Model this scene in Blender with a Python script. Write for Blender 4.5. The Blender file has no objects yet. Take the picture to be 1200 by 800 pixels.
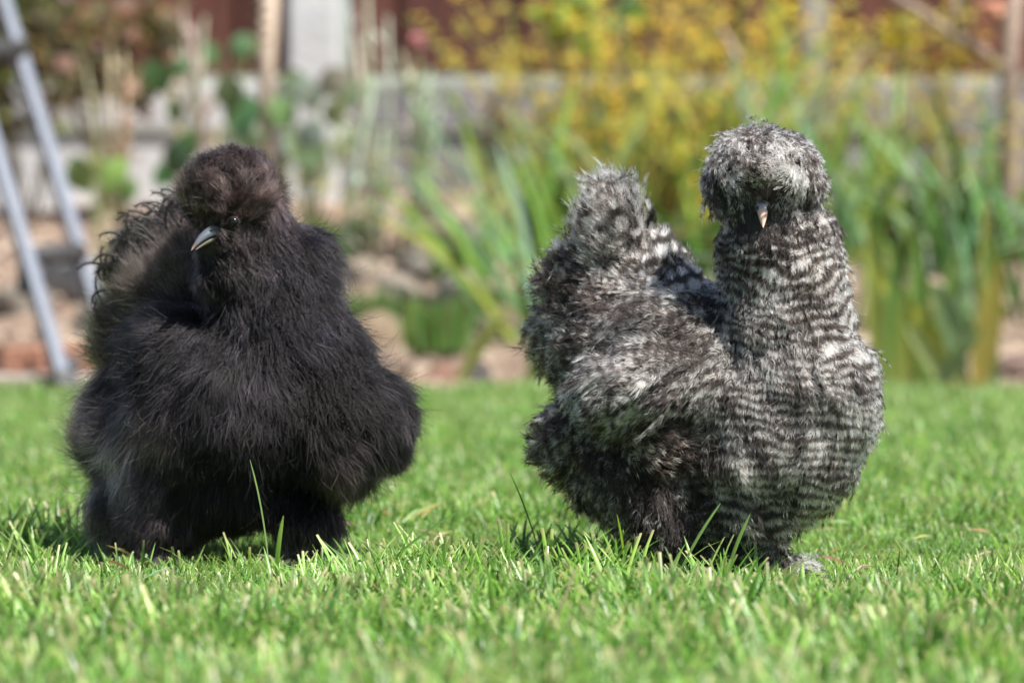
import bpy, bmesh, math, random
import numpy as np
from mathutils import Vector, Matrix, Euler

R = math.radians
rng = np.random.default_rng(7)
rnd = random.Random(11)
SC = bpy.context.scene
COL = SC.collection

# ------------------------------------------------------------------ camera
CAM_H = 0.28
FPX = 4500.0            # focal length in photo pixels (1200 wide)
PITCH = math.atan(150 / FPX)
cd = bpy.data.cameras.new('camera')
cd.lens = 135; cd.sensor_width = 36; cd.clip_start = 0.05; cd.clip_end = 500
cd.dof.use_dof = True; cd.dof.focus_distance = 2.85; cd.dof.aperture_fstop = 6.1
cam = bpy.data.objects.new('camera', cd); COL.objects.link(cam)
cam.location = (0, 0, CAM_H); cam.rotation_euler = (R(90) - PITCH, 0, 0)
SC.camera = cam

def at(px, py, Y):
    """world point at depth Y seen at photo pixel (px, py)"""
    x = (px - 600) / FPX; z = (400 - py) / FPX
    dz = z * math.cos(PITCH) - math.sin(PITCH); dy = math.cos(PITCH) + z * math.sin(PITCH)
    return Vector((x / dy * Y, Y, CAM_H + dz / dy * Y))

# ------------------------------------------------------------------ light
SUN_EL, SUN_AZ = 60, 130     # azimuth clockwise from +Y (away from the camera): right and towards the camera
w = bpy.data.worlds.new('World'); SC.world = w; w.use_nodes = True
nt = w.node_tree; bg = nt.nodes['Background']
sky = nt.nodes.new('ShaderNodeTexSky'); sky.sky_type = 'NISHITA'; sky.sun_disc = False
sky.sun_elevation = R(SUN_EL); sky.sun_rotation = R(SUN_AZ)
nt.links.new(sky.outputs[0], bg.inputs[0]); bg.inputs[1].default_value = 0.062
sd = bpy.data.lights.new('sun', 'SUN'); sd.energy = 5.0; sd.angle = R(0.53); sd.color = (1.0, 0.95, 0.87)
so = bpy.data.objects.new('sun', sd); COL.objects.link(so)
sdir = Vector((math.sin(R(SUN_AZ)) * math.cos(R(SUN_EL)), math.cos(R(SUN_AZ)) * math.cos(R(SUN_EL)), math.sin(R(SUN_EL))))
so.rotation_euler = sdir.to_track_quat('Z', 'Y').to_euler(); so.location = (2, -1, 4)
SC.view_settings.view_transform = 'Standard'; SC.view_settings.look = 'None'
SC.view_settings.exposure = 1.0; SC.view_settings.gamma = 1.0
SC.cycles.use_denoising = True
SC.cycles.max_bounces = 8; SC.cycles.transparent_max_bounces = 8
SC.cycles_curves.shape = 'RIBBONS'

# ------------------------------------------------------------------ helpers
def tag(o, label=None, cat=None, group=None, kind=None):
    if label: o['label'] = label
    if cat: o['category'] = cat
    if group: o['group'] = group
    if kind: o['kind'] = kind
    return o

def empty(name, loc=(0, 0, 0), rz=0, **k):
    o = bpy.data.objects.new(name, None); COL.objects.link(o)
    o.location = loc; o.rotation_euler = (0, 0, rz); o.empty_display_size = 0.05
    return tag(o, **k)

def link(name, me, mat=None, parent=None, smooth=True, color=None, **k):
    o = bpy.data.objects.new(name, me); COL.objects.link(o)
    if mat is not None and not me.materials: me.materials.append(mat)
    if parent is not None: o.parent = parent
    if color is not None: o.color = (*color, 1)
    return tag(o, **k)

def mesh(verts, faces, name='mesh', smooth=True, col=None):
    me = bpy.data.meshes.new(name)
    me.from_pydata([tuple(v) for v in verts], [], [tuple(int(i) for i in f) for f in faces])
    if smooth: me.polygons.foreach_set('use_smooth', [True] * len(me.polygons))
    if col is not None:
        a = me.attributes.new('Col', 'FLOAT_COLOR', 'POINT')
        c = np.ones((len(verts), 4), np.float32); c[:, :3] = col; a.data.foreach_set('color', c.ravel())
    me.update(); return me

class MB:
    """collects shapes into one mesh"""
    def __init__(s): s.v = []; s.f = []; s.c = []
    def add(s, v, f, c=None):
        o = len(s.v); s.v += [tuple(p) for p in v]; s.f += [tuple(i + o for i in q) for q in f]
        s.c += [c if c is not None else (1, 1, 1)] * len(v)
    def tube(s, pts, rad, n=6, c=None, cap=True, flat=1.0):
        pts = [Vector(p) for p in pts]; V = []; F = []
        up = Vector((0.3, 0.9, 0.2)).normalized()
        for i, p in enumerate(pts):
            t = (pts[min(i + 1, len(pts) - 1)] - pts[max(i - 1, 0)]).normalized()
            a = t.cross(up)
            if a.length < 1e-3: a = t.cross(Vector((1, 0, 0)))
            a.normalize(); b = t.cross(a)
            r = rad[i] if hasattr(rad, '__len__') else rad
            for k in range(n):
                th = 2 * math.pi * k / n
                V.append(p + a * math.cos(th) * r + b * math.sin(th) * r * flat)
        for i in range(len(pts) - 1):
            for k in range(n):
                F.append((i * n + k, i * n + (k + 1) % n, (i + 1) * n + (k + 1) % n, (i + 1) * n + k))
        if cap:
            F.append(tuple(range(n - 1, -1, -1))); F.append(tuple(range((len(pts) - 1) * n, len(pts) * n)))
        s.add(V, F, c)
    def box(s, x0, x1, y0, y1, z0, z1, c=None):
        v = [(x, y, z) for z in (z0, z1) for y in (y0, y1) for x in (x0, x1)]
        s.add(v, [(0, 2, 3, 1), (4, 5, 7, 6), (0, 1, 5, 4), (1, 3, 7, 5), (3, 2, 6, 7), (2, 0, 4, 6)], c)
    def mesh(s, name, smooth=True): return mesh(s.v, s.f, name, smooth, np.array(s.c, np.float32) if s.c else None)

def bevel(me, wd=0.003, seg=2):
    bm = bmesh.new(); bm.from_mesh(me)
    bmesh.ops.bevel(bm, geom=list(bm.edges), offset=wd, segments=seg, affect='EDGES', profile=0.6)
    bm.to_mesh(me); bm.free(); return me

def material(name):
    m = bpy.data.materials.new(name); m.use_nodes = True
    n = m.node_tree; n.nodes.clear()
    out = n.nodes.new('ShaderNodeOutputMaterial')
    return m, n, out

def N(n, t, **kw):
    x = n.nodes.new(t)
    for k, v in kw.items(): setattr(x, k, v)
    return x

def ramp(n, stops):
    r = n.nodes.new('ShaderNodeValToRGB'); e = r.color_ramp.elements
    while len(e) < len(stops): e.new(0.5)
    for el, (p, c) in zip(e, stops): el.position = p; el.color = (*c, 1)
    return r

def rough_mat(name, stops, scale=8, bump=0.3, rough=0.85, detail=6, coord='Object', stretch=(1, 1, 1), usecol=False, bump_scale=None, dist=0.01):
    m, n, out = material(name)
    tc = N(n, 'ShaderNodeTexCoord'); mp = N(n, 'ShaderNodeMapping'); mp.inputs['Scale'].default_value = stretch
    n.links.new(tc.outputs[coord], mp.inputs[0])
    nz = N(n, 'ShaderNodeTexNoise'); nz.inputs['Scale'].default_value = scale; nz.inputs['Detail'].default_value = detail
    n.links.new(mp.outputs[0], nz.inputs[0])
    rp = ramp(n, stops); n.links.new(nz.outputs[0], rp.inputs[0])
    b = N(n, 'ShaderNodeBsdfPrincipled'); b.inputs['Roughness'].default_value = rough
    src = rp.outputs[0]
    if usecol:
        oi = N(n, 'ShaderNodeObjectInfo'); mx = N(n, 'ShaderNodeMix', data_type='RGBA', blend_type='MULTIPLY'); mx.inputs[0].default_value = 1
        n.links.new(src, mx.inputs[6]); n.links.new(oi.outputs['Color'], mx.inputs[7]); src = mx.outputs[2]
    n.links.new(src, b.inputs[0])
    nb = N(n, 'ShaderNodeTexNoise'); nb.inputs['Scale'].default_value = bump_scale or scale * 4; nb.inputs['Detail'].default_value = 6
    n.links.new(mp.outputs[0], nb.inputs[0])
    bp = N(n, 'ShaderNodeBump'); bp.inputs['Strength'].default_value = bump; bp.inputs['Distance'].default_value = dist
    n.links.new(nb.outputs[0], bp.inputs['Height']); n.links.new(bp.outputs[0], b.inputs['Normal'])
    n.links.new(b.outputs[0], out.inputs[0]); return m

def leaf_mat(name, src='object', trans=0.4, rough=0.45, vary=0.25, rand=False):
    """leaf: colour from the object or from the 'Col' attribute, light passes through"""
    m, n, out = material(name)
    if src == 'object': c = N(n, 'ShaderNodeObjectInfo').outputs['Color']
    else: c = N(n, 'ShaderNodeAttribute', attribute_name='Col').outputs['Color']
    tc = N(n, 'ShaderNodeTexCoord'); nz = N(n, 'ShaderNodeTexNoise'); nz.inputs['Scale'].default_value = 25
    n.links.new(tc.outputs['Object'], nz.inputs[0])
    hs = N(n, 'ShaderNodeHueSaturation'); n.links.new(c, hs.inputs['Color'])
    mr = N(n, 'ShaderNodeMapRange'); mr.inputs['To Min'].default_value = 1 - vary; mr.inputs['To Max'].default_value = 1 + vary
    if rand:
        oi = N(n, 'ShaderNodeObjectInfo'); n.links.new(oi.outputs['Random'], mr.inputs[0])
        mr2 = N(n, 'ShaderNodeMapRange'); mr2.inputs['To Min'].default_value = 0.485; mr2.inputs['To Max'].default_value = 0.515
        mu = N(n, 'ShaderNodeMath', operation='FRACT'); m3 = N(n, 'ShaderNodeMath', operation='MULTIPLY'); m3.inputs[1].default_value = 7.31
        n.links.new(oi.outputs['Random'], m3.inputs[0]); n.links.new(m3.outputs[0], mu.inputs[0]); n.links.new(mu.outputs[0], mr2.inputs[0])
        n.links.new(mr2.outputs[0], hs.inputs['Hue'])
    else: n.links.new(nz.outputs[0], mr.inputs[0])
    n.links.new(mr.outputs[0], hs.inputs['Value'])
    b = N(n, 'ShaderNodeBsdfPrincipled'); b.inputs['Roughness'].default_value = rough
    n.links.new(hs.outputs[0], b.inputs[0])
    t = N(n, 'ShaderNodeBsdfTranslucent')
    hs2 = N(n, 'ShaderNodeHueSaturation'); hs2.inputs['Hue'].default_value = 0.496; hs2.inputs['Saturation'].default_value = 1.1; hs2.inputs['Value'].default_value = 1.5
    n.links.new(hs.outputs[0], hs2.inputs['Color']); n.links.new(hs2.outputs[0], t.inputs[0])
    mx = N(n, 'ShaderNodeMixShader'); mx.inputs[0].default_value = trans
    n.links.new(b.outputs[0], mx.inputs[1]); n.links.new(t.outputs[0], mx.inputs[2]); n.links.new(mx.outputs[0], out.inputs[0])
    return m

def plain(name, col, rough=0.5, metal=0, spec=0.5, coat=0):
    m, n, out = material(name); b = N(n, 'ShaderNodeBsdfPrincipled')
    tc = N(n, 'ShaderNodeTexCoord'); nz = N(n, 'ShaderNodeTexNoise'); nz.inputs['Scale'].default_value = 60; n.links.new(tc.outputs['Object'], nz.inputs[0])
    rp = ramp(n, [(0.3, tuple(c * 0.8 for c in col)), (0.7, tuple(min(1, c * 1.15) for c in col))]); n.links.new(nz.outputs[0], rp.inputs[0])
    n.links.new(rp.outputs[0], b.inputs[0]); b.inputs['Roughness'].default_value = rough; b.inputs['Metallic'].default_value = metal
    b.inputs['Specular IOR Level'].default_value = spec; b.inputs['Coat Weight'].default_value = coat
    n.links.new(b.outputs[0], out.inputs[0]); return m

# ================================================================== SETTING
EDGE = 5.98                      # back edge of the lawn
M_soil = rough_mat('soil', [(0.3, (0.09, 0.06, 0.045)), (0.5, (0.22, 0.155, 0.115)), (0.62, (0.33, 0.26, 0.20)), (0.8, (0.45, 0.39, 0.32))], scale=14, bump=0.9, bump_scale=60, dist=0.02)
M_turf = rough_mat('turf_ground', [(0.3, (0.05, 0.075, 0.015)), (0.6, (0.09, 0.13, 0.03)), (0.8, (0.16, 0.13, 0.06))], scale=30, bump=0.8, bump_scale=150)

def edge_y(x): return EDGE + 0.035 * math.sin(x * 3.1 + 1) + 0.012 * math.sin(x * 17)
vs = []; fs = []
xs = [-40, -6] + list(np.linspace(-2.2, 2.2, 60)) + [6, 40]
for x in xs:
    for y in (-30, 0, 2, 4): vs.append((x, y, 0))
    vs.append((x, edge_y(x), 0)); vs.append((x, edge_y(x) + 0.02, -0.05))
k = 6
for i in range(len(xs) - 1):
    for j in range(k - 1): fs.append((i * k + j, (i + 1) * k + j, (i + 1) * k + j + 1, i * k + j + 1))
link('lawn', mesh(vs, fs, 'lawn'), M_turf, kind='structure', label='sunlit lawn ground under the grass')

def bed_z(x, y):
    t = max(0, min(1, (y - EDGE - 0.30) / 1.55)); h = 0.325 * (t ** 0.85)
    h *= 0.96 + 0.07 * math.sin(x * 2.3 + 0.6) * t
    return h - 0.008 + 0.012 * math.sin(x * 19 + y * 11) + 0.010 * math.sin(x * 41 - y * 33) + 0.006 * math.sin(x * 83 + y * 71)
vs = []; fs = []
bx_ = [-40, -10, -4] + list(np.linspace(-2.4, 2.4, 140)) + [4, 10, 40]; by_ = list(np.linspace(EDGE - 0.06, 8.4, 60)) + [10, 60]
for x in bx_:
    for y in by_: vs.append((x, y, bed_z(x, y) + (rnd.uniform(-.006, .006) if abs(x) < 2.4 else 0)))
k = len(by_)
for i in range(len(bx_) - 1):
    for j in range(k - 1): fs.append((i * k + j, (i + 1) * k + j, (i + 1) * k + j + 1, i * k + j + 1))
link('soil_bed', mesh(vs, fs, 'soil_bed'), M_soil, kind='structure', label='brown raised soil of the flower bed')

# gravel lying on the bed: nobody could count it
def rock_mesh(seed, sub=2, rough=0.25, flat=0.65):
    bm = bmesh.new(); bmesh.ops.create_icosphere(bm, subdivisions=sub, radius=1)
    r = random.Random(seed); ph = [r.uniform(0, 6) for _ in range(9)]
    for v in bm.verts:
        c = v.co; d = 1 + rough * (math.sin(c.x * 2.3 + ph[0]) * math.sin(c.y * 2.9 + ph[1]) + .6 * math.sin(c.z * 4 + ph[2] + c.x * 3) + .3 * math.sin(c.y * 7 + ph[3]) * math.sin(c.x * 6 + ph[4]))
        v.co = Vector((c.x * d, c.y * d * 0.85, c.z * d * flat))
    me = bpy.data.meshes.new('rock'); bm.to_mesh(me); bm.free()
    return me
M_rock = rough_mat('pale_rock', [(0.3, (0.34, 0.31, 0.28)), (0.55, (0.52, 0.49, 0.45)), (0.75, (0.66, 0.63, 0.60))], scale=9, bump=0.8, bump_scale=40, usecol=True, dist=0.02)
gm = [rock_mesh(i, 1) for i in range(3)]
V = []; F = []; off = 0
for i in range(2600):
    me = gm[i % 3]; x = rnd.uniform(-1.5, 1.6); y = rnd.uniform(EDGE + .05, 7.85); s = rnd.uniform(.004, .016)
    rz = rnd.uniform(0, 6.28); z = bed_z(x, y); ca, sa = math.cos(rz) * s, math.sin(rz) * s
    for v in me.vertices: V.append((x + v.co.x * ca - v.co.y * sa, y + v.co.x * sa + v.co.y * ca, z + v.co.z * s))
    for p in me.polygons: F.append(tuple(q + off for q in p.vertices))
    off = len(V)
link('gravel', mesh(V, F, 'gravel', False), rough_mat('gravel', [(0.3, (0.25, 0.17, 0.12)), (0.5, (0.42, 0.32, 0.25)), (0.7, (0.55, 0.48, 0.42))], scale=22, bump=0.2), kind='stuff', label='small tan gravel scattered over the flower bed')

rocks = [(75, 250, 6.95, .085, (1, 1, 1.02), 'large pale grey rock beside the ladder rail'),
         (150, 262, 6.9, .07, (1, 1, 1), 'pale rounded rock just behind the black hen tail'),
         (25, 285, 6.75, .06, (.8, .75, .7), 'small brownish rock low between the ladder rails'),
         (170, 215, 7.4, .06, (1.1, 1.1, 1.15), 'whitish rock under the dark green leaves'),
         (115, 320, 6.6, .045, (.75, .7, .62), 'tan stone at the foot of the ladder'),
         (425, 262, 6.95, .05, (.95, .85, .75), 'sandy rock right beside the black hen neck'),
         (470, 292, 6.75, .052, (.95, .86, .78), 'tan flat rock in the middle of the stony patch'),
         (535, 305, 6.7, .06, (1, .95, .9), 'palest pinkish rock left of the fan of iris leaves'),
         (495, 255, 7.1, .05, (.85, .82, .78), 'greyish rock at the back of the stony patch'),
         (560, 245, 7.3, .05, (.7, .66, .65), 'dull mauve grey rock at the base of the silvery stalks'),
         (440, 330, 6.55, .05, (.85, .68, .52), 'sandy brown rock near the lawn edge'),
         (500, 345, 6.5, .035, (.85, .6, .45), 'small reddish rock behind the small green tuft'),
         (515, 432, 6.33, .035, (.85, .5, .4), 'pinkish terracotta stone at the lawn edge between the hens'),
         (455, 428, 6.34, .04, (.75, .6, .5), 'tan stone at the lawn edge right of the black hen'),
         (1190, 432, 6.36, .04, (.62, .45, .42), 'pink brown stone at the lawn edge on the far right'),
         (560, 425, 6.33, .028, (.3, .28, .32), 'small dark slate chip at the lawn edge')]
for i, (px, py, Y, s, c, lab) in enumerate(rocks):
    p = at(px, py, Y); zg = bed_z(p.x, Y)
    o = link('rock', rock_mesh(40 + i, 3, 0.2, .6 + .2 * rnd.random()), M_rock, color=c, label=lab, cat='rock', group='rocks in the flower bed')
    for pl in o.data.polygons: pl.use_smooth = True
    o.location = (p.x, Y, zg + s * .3); o.scale = (s, s, s * 1.1); o.rotation_euler = (0, 0, rnd.uniform(0, 6))

# terracotta edging bricks at the left lawn edge, pale slab in front
M_brick = rough_mat('terracotta', [(0.3, (0.27, 0.12, 0.08)), (0.6, (0.40, 0.20, 0.13)), (0.8, (0.5, 0.33, 0.25))], scale=25, bump=0.5)
M_slab = rough_mat('paving_slab', [(0.3, (0.30, 0.25, 0.22)), (0.7, (0.45, 0.40, 0.36))], scale=20, bump=0.4)
M_mortar = rough_mat('concrete_grey', [(0.3, (0.22, 0.21, 0.2)), (0.7, (0.33, 0.32, 0.3))], scale=20)
mb = MB(); mb.box(-1.6, -.42, 6.065, 6.13, -.02, .035)
edg = empty('brick_edging', (0, 0, 0), label='low terracotta brick edging along the bed behind the black hen', cat='edging')
link('mortar', mb.mesh('mortar', False), M_mortar, edg)
bme = bevel(mesh(*(lambda m: (m.v, m.f))((lambda m: (m.box(-.098, .098, -.045, .045, 0, .058), m)[1])(MB())), 'brick', False), .004)
for i in range(6):
    o = link('brick', bme, M_brick, edg); o.location = (-1.48 + i * .205, 6.10 + rnd.uniform(-.006, .006), .01 + rnd.uniform(-.003, .004)); o.rotation_euler = (rnd.uniform(-.03, .03), 0, rnd.uniform(-.03, .03))
mb = MB(); mb.box(-.2, .2, -.04, .04, 0, .03); sme = bevel(mb.mesh('slab', False), .005)
for i, lab in enumerate(('narrow pale slab at the lawn edge below the ladder, outer one', 'narrow pale slab at the lawn edge below the ladder, nearer the hen')):
    o = link('paving_slab', sme, M_slab, label=lab, cat='slab', group='slabs along the lawn edge'); o.location = (-1.12 + i * .415, 5.985, .0)

# ------------------------------------------------------------------ fence
FY = 8.0
M_wood = rough_mat('fence_wood', [(0.3, (0.075, 0.026, 0.018)), (0.55, (0.13, 0.045, 0.03)), (0.75, (0.19, 0.075, 0.05))], scale=10, bump=0.5, stretch=(4, 4, .6), usecol=True, bump_scale=50)
M_conc = rough_mat('concrete', [(0.3, (0.42, 0.42, 0.43)), (0.55, (0.56, 0.56, 0.58)), (0.75, (0.66, 0.66, 0.68))], scale=7, bump=0.4, bump_scale=60)
M_greypost = rough_mat('weathered_timber', [(0.3, (0.2, 0.19, 0.19)), (0.7, (0.36, 0.35, 0.36))], scale=7, stretch=(4, 4, .6))
fence = empty('garden_fence', (0, FY, 0), label='red brown close board fence with concrete posts behind the flower bed', cat='fence')
pxm = FY / FPX
def fpart(name, box, mat, bev=.004, col=(1, 1, 1), rot=0):
    mb = MB(); x0, x1, y0, y1, z0, z1 = box; cx, cy, cz = (x0 + x1) / 2, (y0 + y1) / 2, (z0 + z1) / 2
    mb.box(x0 - cx, x1 - cx, y0 - cy, y1 - cy, z0 - cz, z1 - cz)
    me = mb.mesh(name, False)
    if bev: bevel(me, bev)
    o = link(name, me, mat, fence, color=col); o.location = (cx, cy, cz); o.rotation_euler = (0, 0, rot); return o
x = -3.2; 
ztop_g = .555; pk_ = 0
while x < 3.2:
    wd = rnd.uniform(.105, .125); g = rnd.choice([1, 1, .85, 1.15, .7])
    if not (-.47 < x + wd / 2 < -.345): pk_ = 0 if pk_ else .014; fpart('plank', (x, x + wd + .014, .017 + pk_ + rnd.uniform(0, .003), .030 + pk_, ztop_g + .012, 1.75), M_wood, .003, (g, g * rnd.uniform(.9, 1.1), g))
    x += wd
for z in (.75, 1.45):
    fpart('rail', (-3.2, -.48, .047, .09, z, z + .07), M_wood, .004); fpart('rail', (-.34, 3.2, .047, .09, z, z + .07), M_wood, .004)
for xx in (-2.28, -.41, 1.5, 3.3): fpart('post', (xx - .052, xx + .052, -.06, .06, -.3, 1.85), M_conc, .012)
M_conc_shade = rough_mat('shaded_concrete', [(0.3, (0.14, 0.13, 0.14)), (0.55, (0.22, 0.21, 0.23)), (0.75, (0.29, 0.28, 0.30))], scale=7, bump=0.4, bump_scale=60)  # darker concrete for the right-hand gravel boards, shade painted into the colour
for a, b, mc in ((-2.22, -.47, M_conc), (-.35, 1.44, M_conc_shade), (1.56, 3.24, M_conc_shade)):
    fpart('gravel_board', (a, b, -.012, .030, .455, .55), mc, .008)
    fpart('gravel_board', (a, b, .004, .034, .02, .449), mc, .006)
gp = fpart('post', (.60, .655, -.03, .012, .56, 1.8), M_greypost, .005); gp['label'] = 'narrow grey timber post fixed to the boards'

# ------------------------------------------------------------------ plants
M_leaf = leaf_mat('strap_leaf', trans=.35, rough=.4)
M_leafc = leaf_mat('small_leaf', src='attr', trans=.35)
M_petal = leaf_mat('petal', src='attr', trans=.45, rough=.6)
M_stem = leaf_mat('stem', src='object', trans=.05, rough=.6)

def strap(L, wd, bend, twist=0.3, seg=9, fold=.25):
    """strap leaf from the origin up +Z, bending to +X; keel along the middle"""
    V = []; F = []
    x = z = 0; a = 0
    for i in range(seg + 1):
        t = i / seg
        ww = wd * min(1, .55 + t * 1.6) * (1 - t ** 3.2) ** .8 + .0004
        tw = twist * t
        c = Vector((math.cos(tw + 1.57) * ww, math.sin(tw + 1.57) * ww, 0))
        nx = Vector((math.cos(a), 0, -math.sin(a)))
        off = nx * (fold * ww)
        p = Vector((x, 0, z))
        V += [p - c + off, p, p + c + off]
        a = bend * t ** 1.6
        x += math.sin(a) * L / seg; z += math.cos(a) * L / seg
    for i in range(seg):
        for k in (0, 1): F.append((i * 3 + k, i * 3 + k + 1, i * 3 + k + 4, i * 3 + k + 3))
    return mesh(V, F, 'leaf')
straps = [strap(1, .026, b, tw) for b, tw in ((.15, .3), (.5, -.4), (.9, .5), (1.5, .2), (2.3, -.3), (.3, .9))]
thin = [strap(1, .016, b, tw) for b, tw in ((.2, .6), (.7, -.5), (1.3, .4), (2.0, .4))]

def leaf(parent, me, base, L, lean, az, col, w=1.0):
    o = link('leaf', me, M_leaf, parent, color=col)
    o.location = base; o.rotation_euler = Euler((0, lean, az), 'XYZ'); o.scale = (L, L * w, L); return o
# (rotation: tilt towards +X by lean then spin az about Z)
BLUEG = (.26, .38, .24); GREEN = (.19, .31, .08); YGREEN = (.42, .52, .13); YEL = (.42, .38, .07); DKG = (.045, .095, .025); PALE = (.42, .52, .38)

def iris(px, py, Y, n, L, spread, cols, label, azc=None):
    p = at(px, py, Y); z = bed_z(p.x, Y)
    t = empty('iris_plant', (p.x, Y, z), label=label, cat='plant', group='strap leaved clumps in the flower bed')
    for i in range(n):
        side = rnd.choice((0, math.pi)) + rnd.uniform(-.7, .7)
        if azc is not None and rnd.random() < .75: side = azc + rnd.uniform(-.7, .7)
        leaf(t, rnd.choice(straps), (rnd.uniform(-.07, .07), rnd.uniform(-.07, .07), -.02), L * rnd.uniform(.65, 1.1), rnd.uniform(.03, spread), side,
             tuple(c * rnd.uniform(.75, 1.25) for c in rnd.choice(cols)), rnd.uniform(.7, 1.15))
    return t
PI = math.pi
iris(640, 430, 6.55, 20, .46, .6, [BLUEG, BLUEG, GREEN, YGREEN], 'fan of blue green iris leaves leaning left between the two hens', PI)
iris(700, 420, 6.8, 16, .44, .5, [GREEN, DKG, BLUEG], 'iris clump hidden behind the barred hen tail', PI)
iris(590, 400, 6.95, 10, .40, .5, [BLUEG, YGREEN], 'thinner pale iris clump left of the fan of leaves', PI)
iris(1010, 425, 6.6, 16, .47, .3, [BLUEG, PALE, GREEN], 'tall upright iris clump just right of the barred hen head')
iris(1090, 420, 6.6, 16, .42, .5, [BLUEG, GREEN, PALE], 'broad leaved iris clump right of the barred hen chest')
iris(1170, 420, 6.65, 18, .42, .5, [GREEN, DKG, BLUEG], 'dark green iris clump at the far right')
iris(950, 400, 7.0, 12, .48, .25, [YGREEN, PALE, YGREEN], 'yellow green upright clump behind the barred hen crest')
iris(820, 410, 7.1, 14, .55, .35, [YGREEN, GREEN, YEL], 'lime green clump between tail and head of the barred hen')
iris(900, 380, 7.3, 12, .5, .3, [PALE, BLUEG, YGREEN], 'pale tall leaf clump behind the crest of the barred hen')
iris(1040, 380, 7.2, 12, .40, .4, [GREEN, BLUEG, YGREEN], 'leaf clump behind the tall upright iris on the right')
iris(1130, 380, 7.0, 12, .38, .4, [PALE, BLUEG, GREEN], 'pale leaf clump in front of the bare shrub')
iris(1230, 410, 6.8, 12, .45, .4, [GREEN, BLUEG], 'iris clump cut by the edge of the view')
# individually seen withered leaves
t = empty('iris_plant', at(1075, 415, 6.42) * 1, label='withered iris with yellow leaf flopped across to the right', cat='plant', group='strap leaved clumps in the flower bed'); t.location.z = .0
def seen_leaf(par, a, b, Y, wd, col, sag=.06):
    """a leaf between two points in the bed"""
    Y = Y - .27; A = at(*a, Y); A.z = min(A.z, bed_z(A.x, Y) - .005); B = at(*b, Y - .05); mid = (A + B) / 2 + Vector((0, 0, sag))
    V = []; F = []; n = 9
    for i in range(n + 1):
        s = i / n; p = A * (1 - s) ** 2 + mid * 2 * s * (1 - s) + B * s * s
        d = (B - A).normalized(); c = d.cross(Vector((0, 1, 0))).normalized(); ww = wd * (.5 + .5 * min(1, s * 3)) * (1 - s ** 4) + .0005
        V += [p - c * ww + Vector((0, -.004, 0)), p, p + c * ww + Vector((0, -.006, 0))]
    for i in range(n):
        for k in (0, 1): F.append((i * 3 + k, i * 3 + k + 1, i * 3 + k + 4, i * 3 + k + 3))
    o = link('leaf', mesh([v - par.location for v in V], F, 'leaf'), M_leaf, par, color=col); return o
seen_leaf(t, (1135, 425), (1000, 285), 6.45, .018, (.42, .42, .08), .01)
seen_leaf(t, (1058, 440), (1062, 330), 6.42, .016, (.3, .36, .09), .0)
seen_leaf(t, (1118, 445), (1060, 380), 6.4, .014, (.33, .40, .17), .02)
seen_leaf(t, (1090, 452), (1150, 385), 6.38, .014, (.2, .3, .14), .02)
t2 = empty('iris_plant', at(1150, 430, 6.4) * 1, label='dying iris with upright straw yellow leaves near the right edge', cat='plant', group='strap leaved clumps in the flower bed'); t2.location.z = 0
seen_leaf(t2, (1145, 440), (1172, 300), 6.45, .022, (.44, .38, .1), .0)
seen_leaf(t2, (1160, 360), (1155, 235), 6.5, .016, (.36, .36, .1), .0)
seen_leaf(t2, (1130, 400), (1095, 330), 6.45, .018, (.2, .3, .15), .05)
for k in range(14):
    x0 = rnd.uniform(1030, 1200); seen_leaf(t2 if k % 2 else t, (x0, rnd.uniform(430, 450)), (x0 + rnd.uniform(-60, 60), rnd.uniform(250, 380)), 6.42 + rnd.uniform(0, .12), rnd.uniform(.010, .018), rnd.choice([(.26, .38, .12), (.20, .32, .15), (.36, .42, .12), (.14, .26, .06)]), rnd.uniform(-.02, .04))
t3 = empty('iris_plant', at(560, 420, 6.4) * 1, label='arching yellow green leaf clump beside the low orange flowers', cat='plant', group='strap leaved clumps in the flower bed'); t3.location.z = 0
seen_leaf(t3, (535, 405), (600, 362), 6.42, .011, (.34, .40, .12), .03)
seen_leaf(t3, (620, 420), (635, 345), 6.42, .011, (.13, .2, .05), .0)
seen_leaf(t3, (645, 430), (600, 300), 6.44, .011, (.1, .17, .04), .0)

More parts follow.
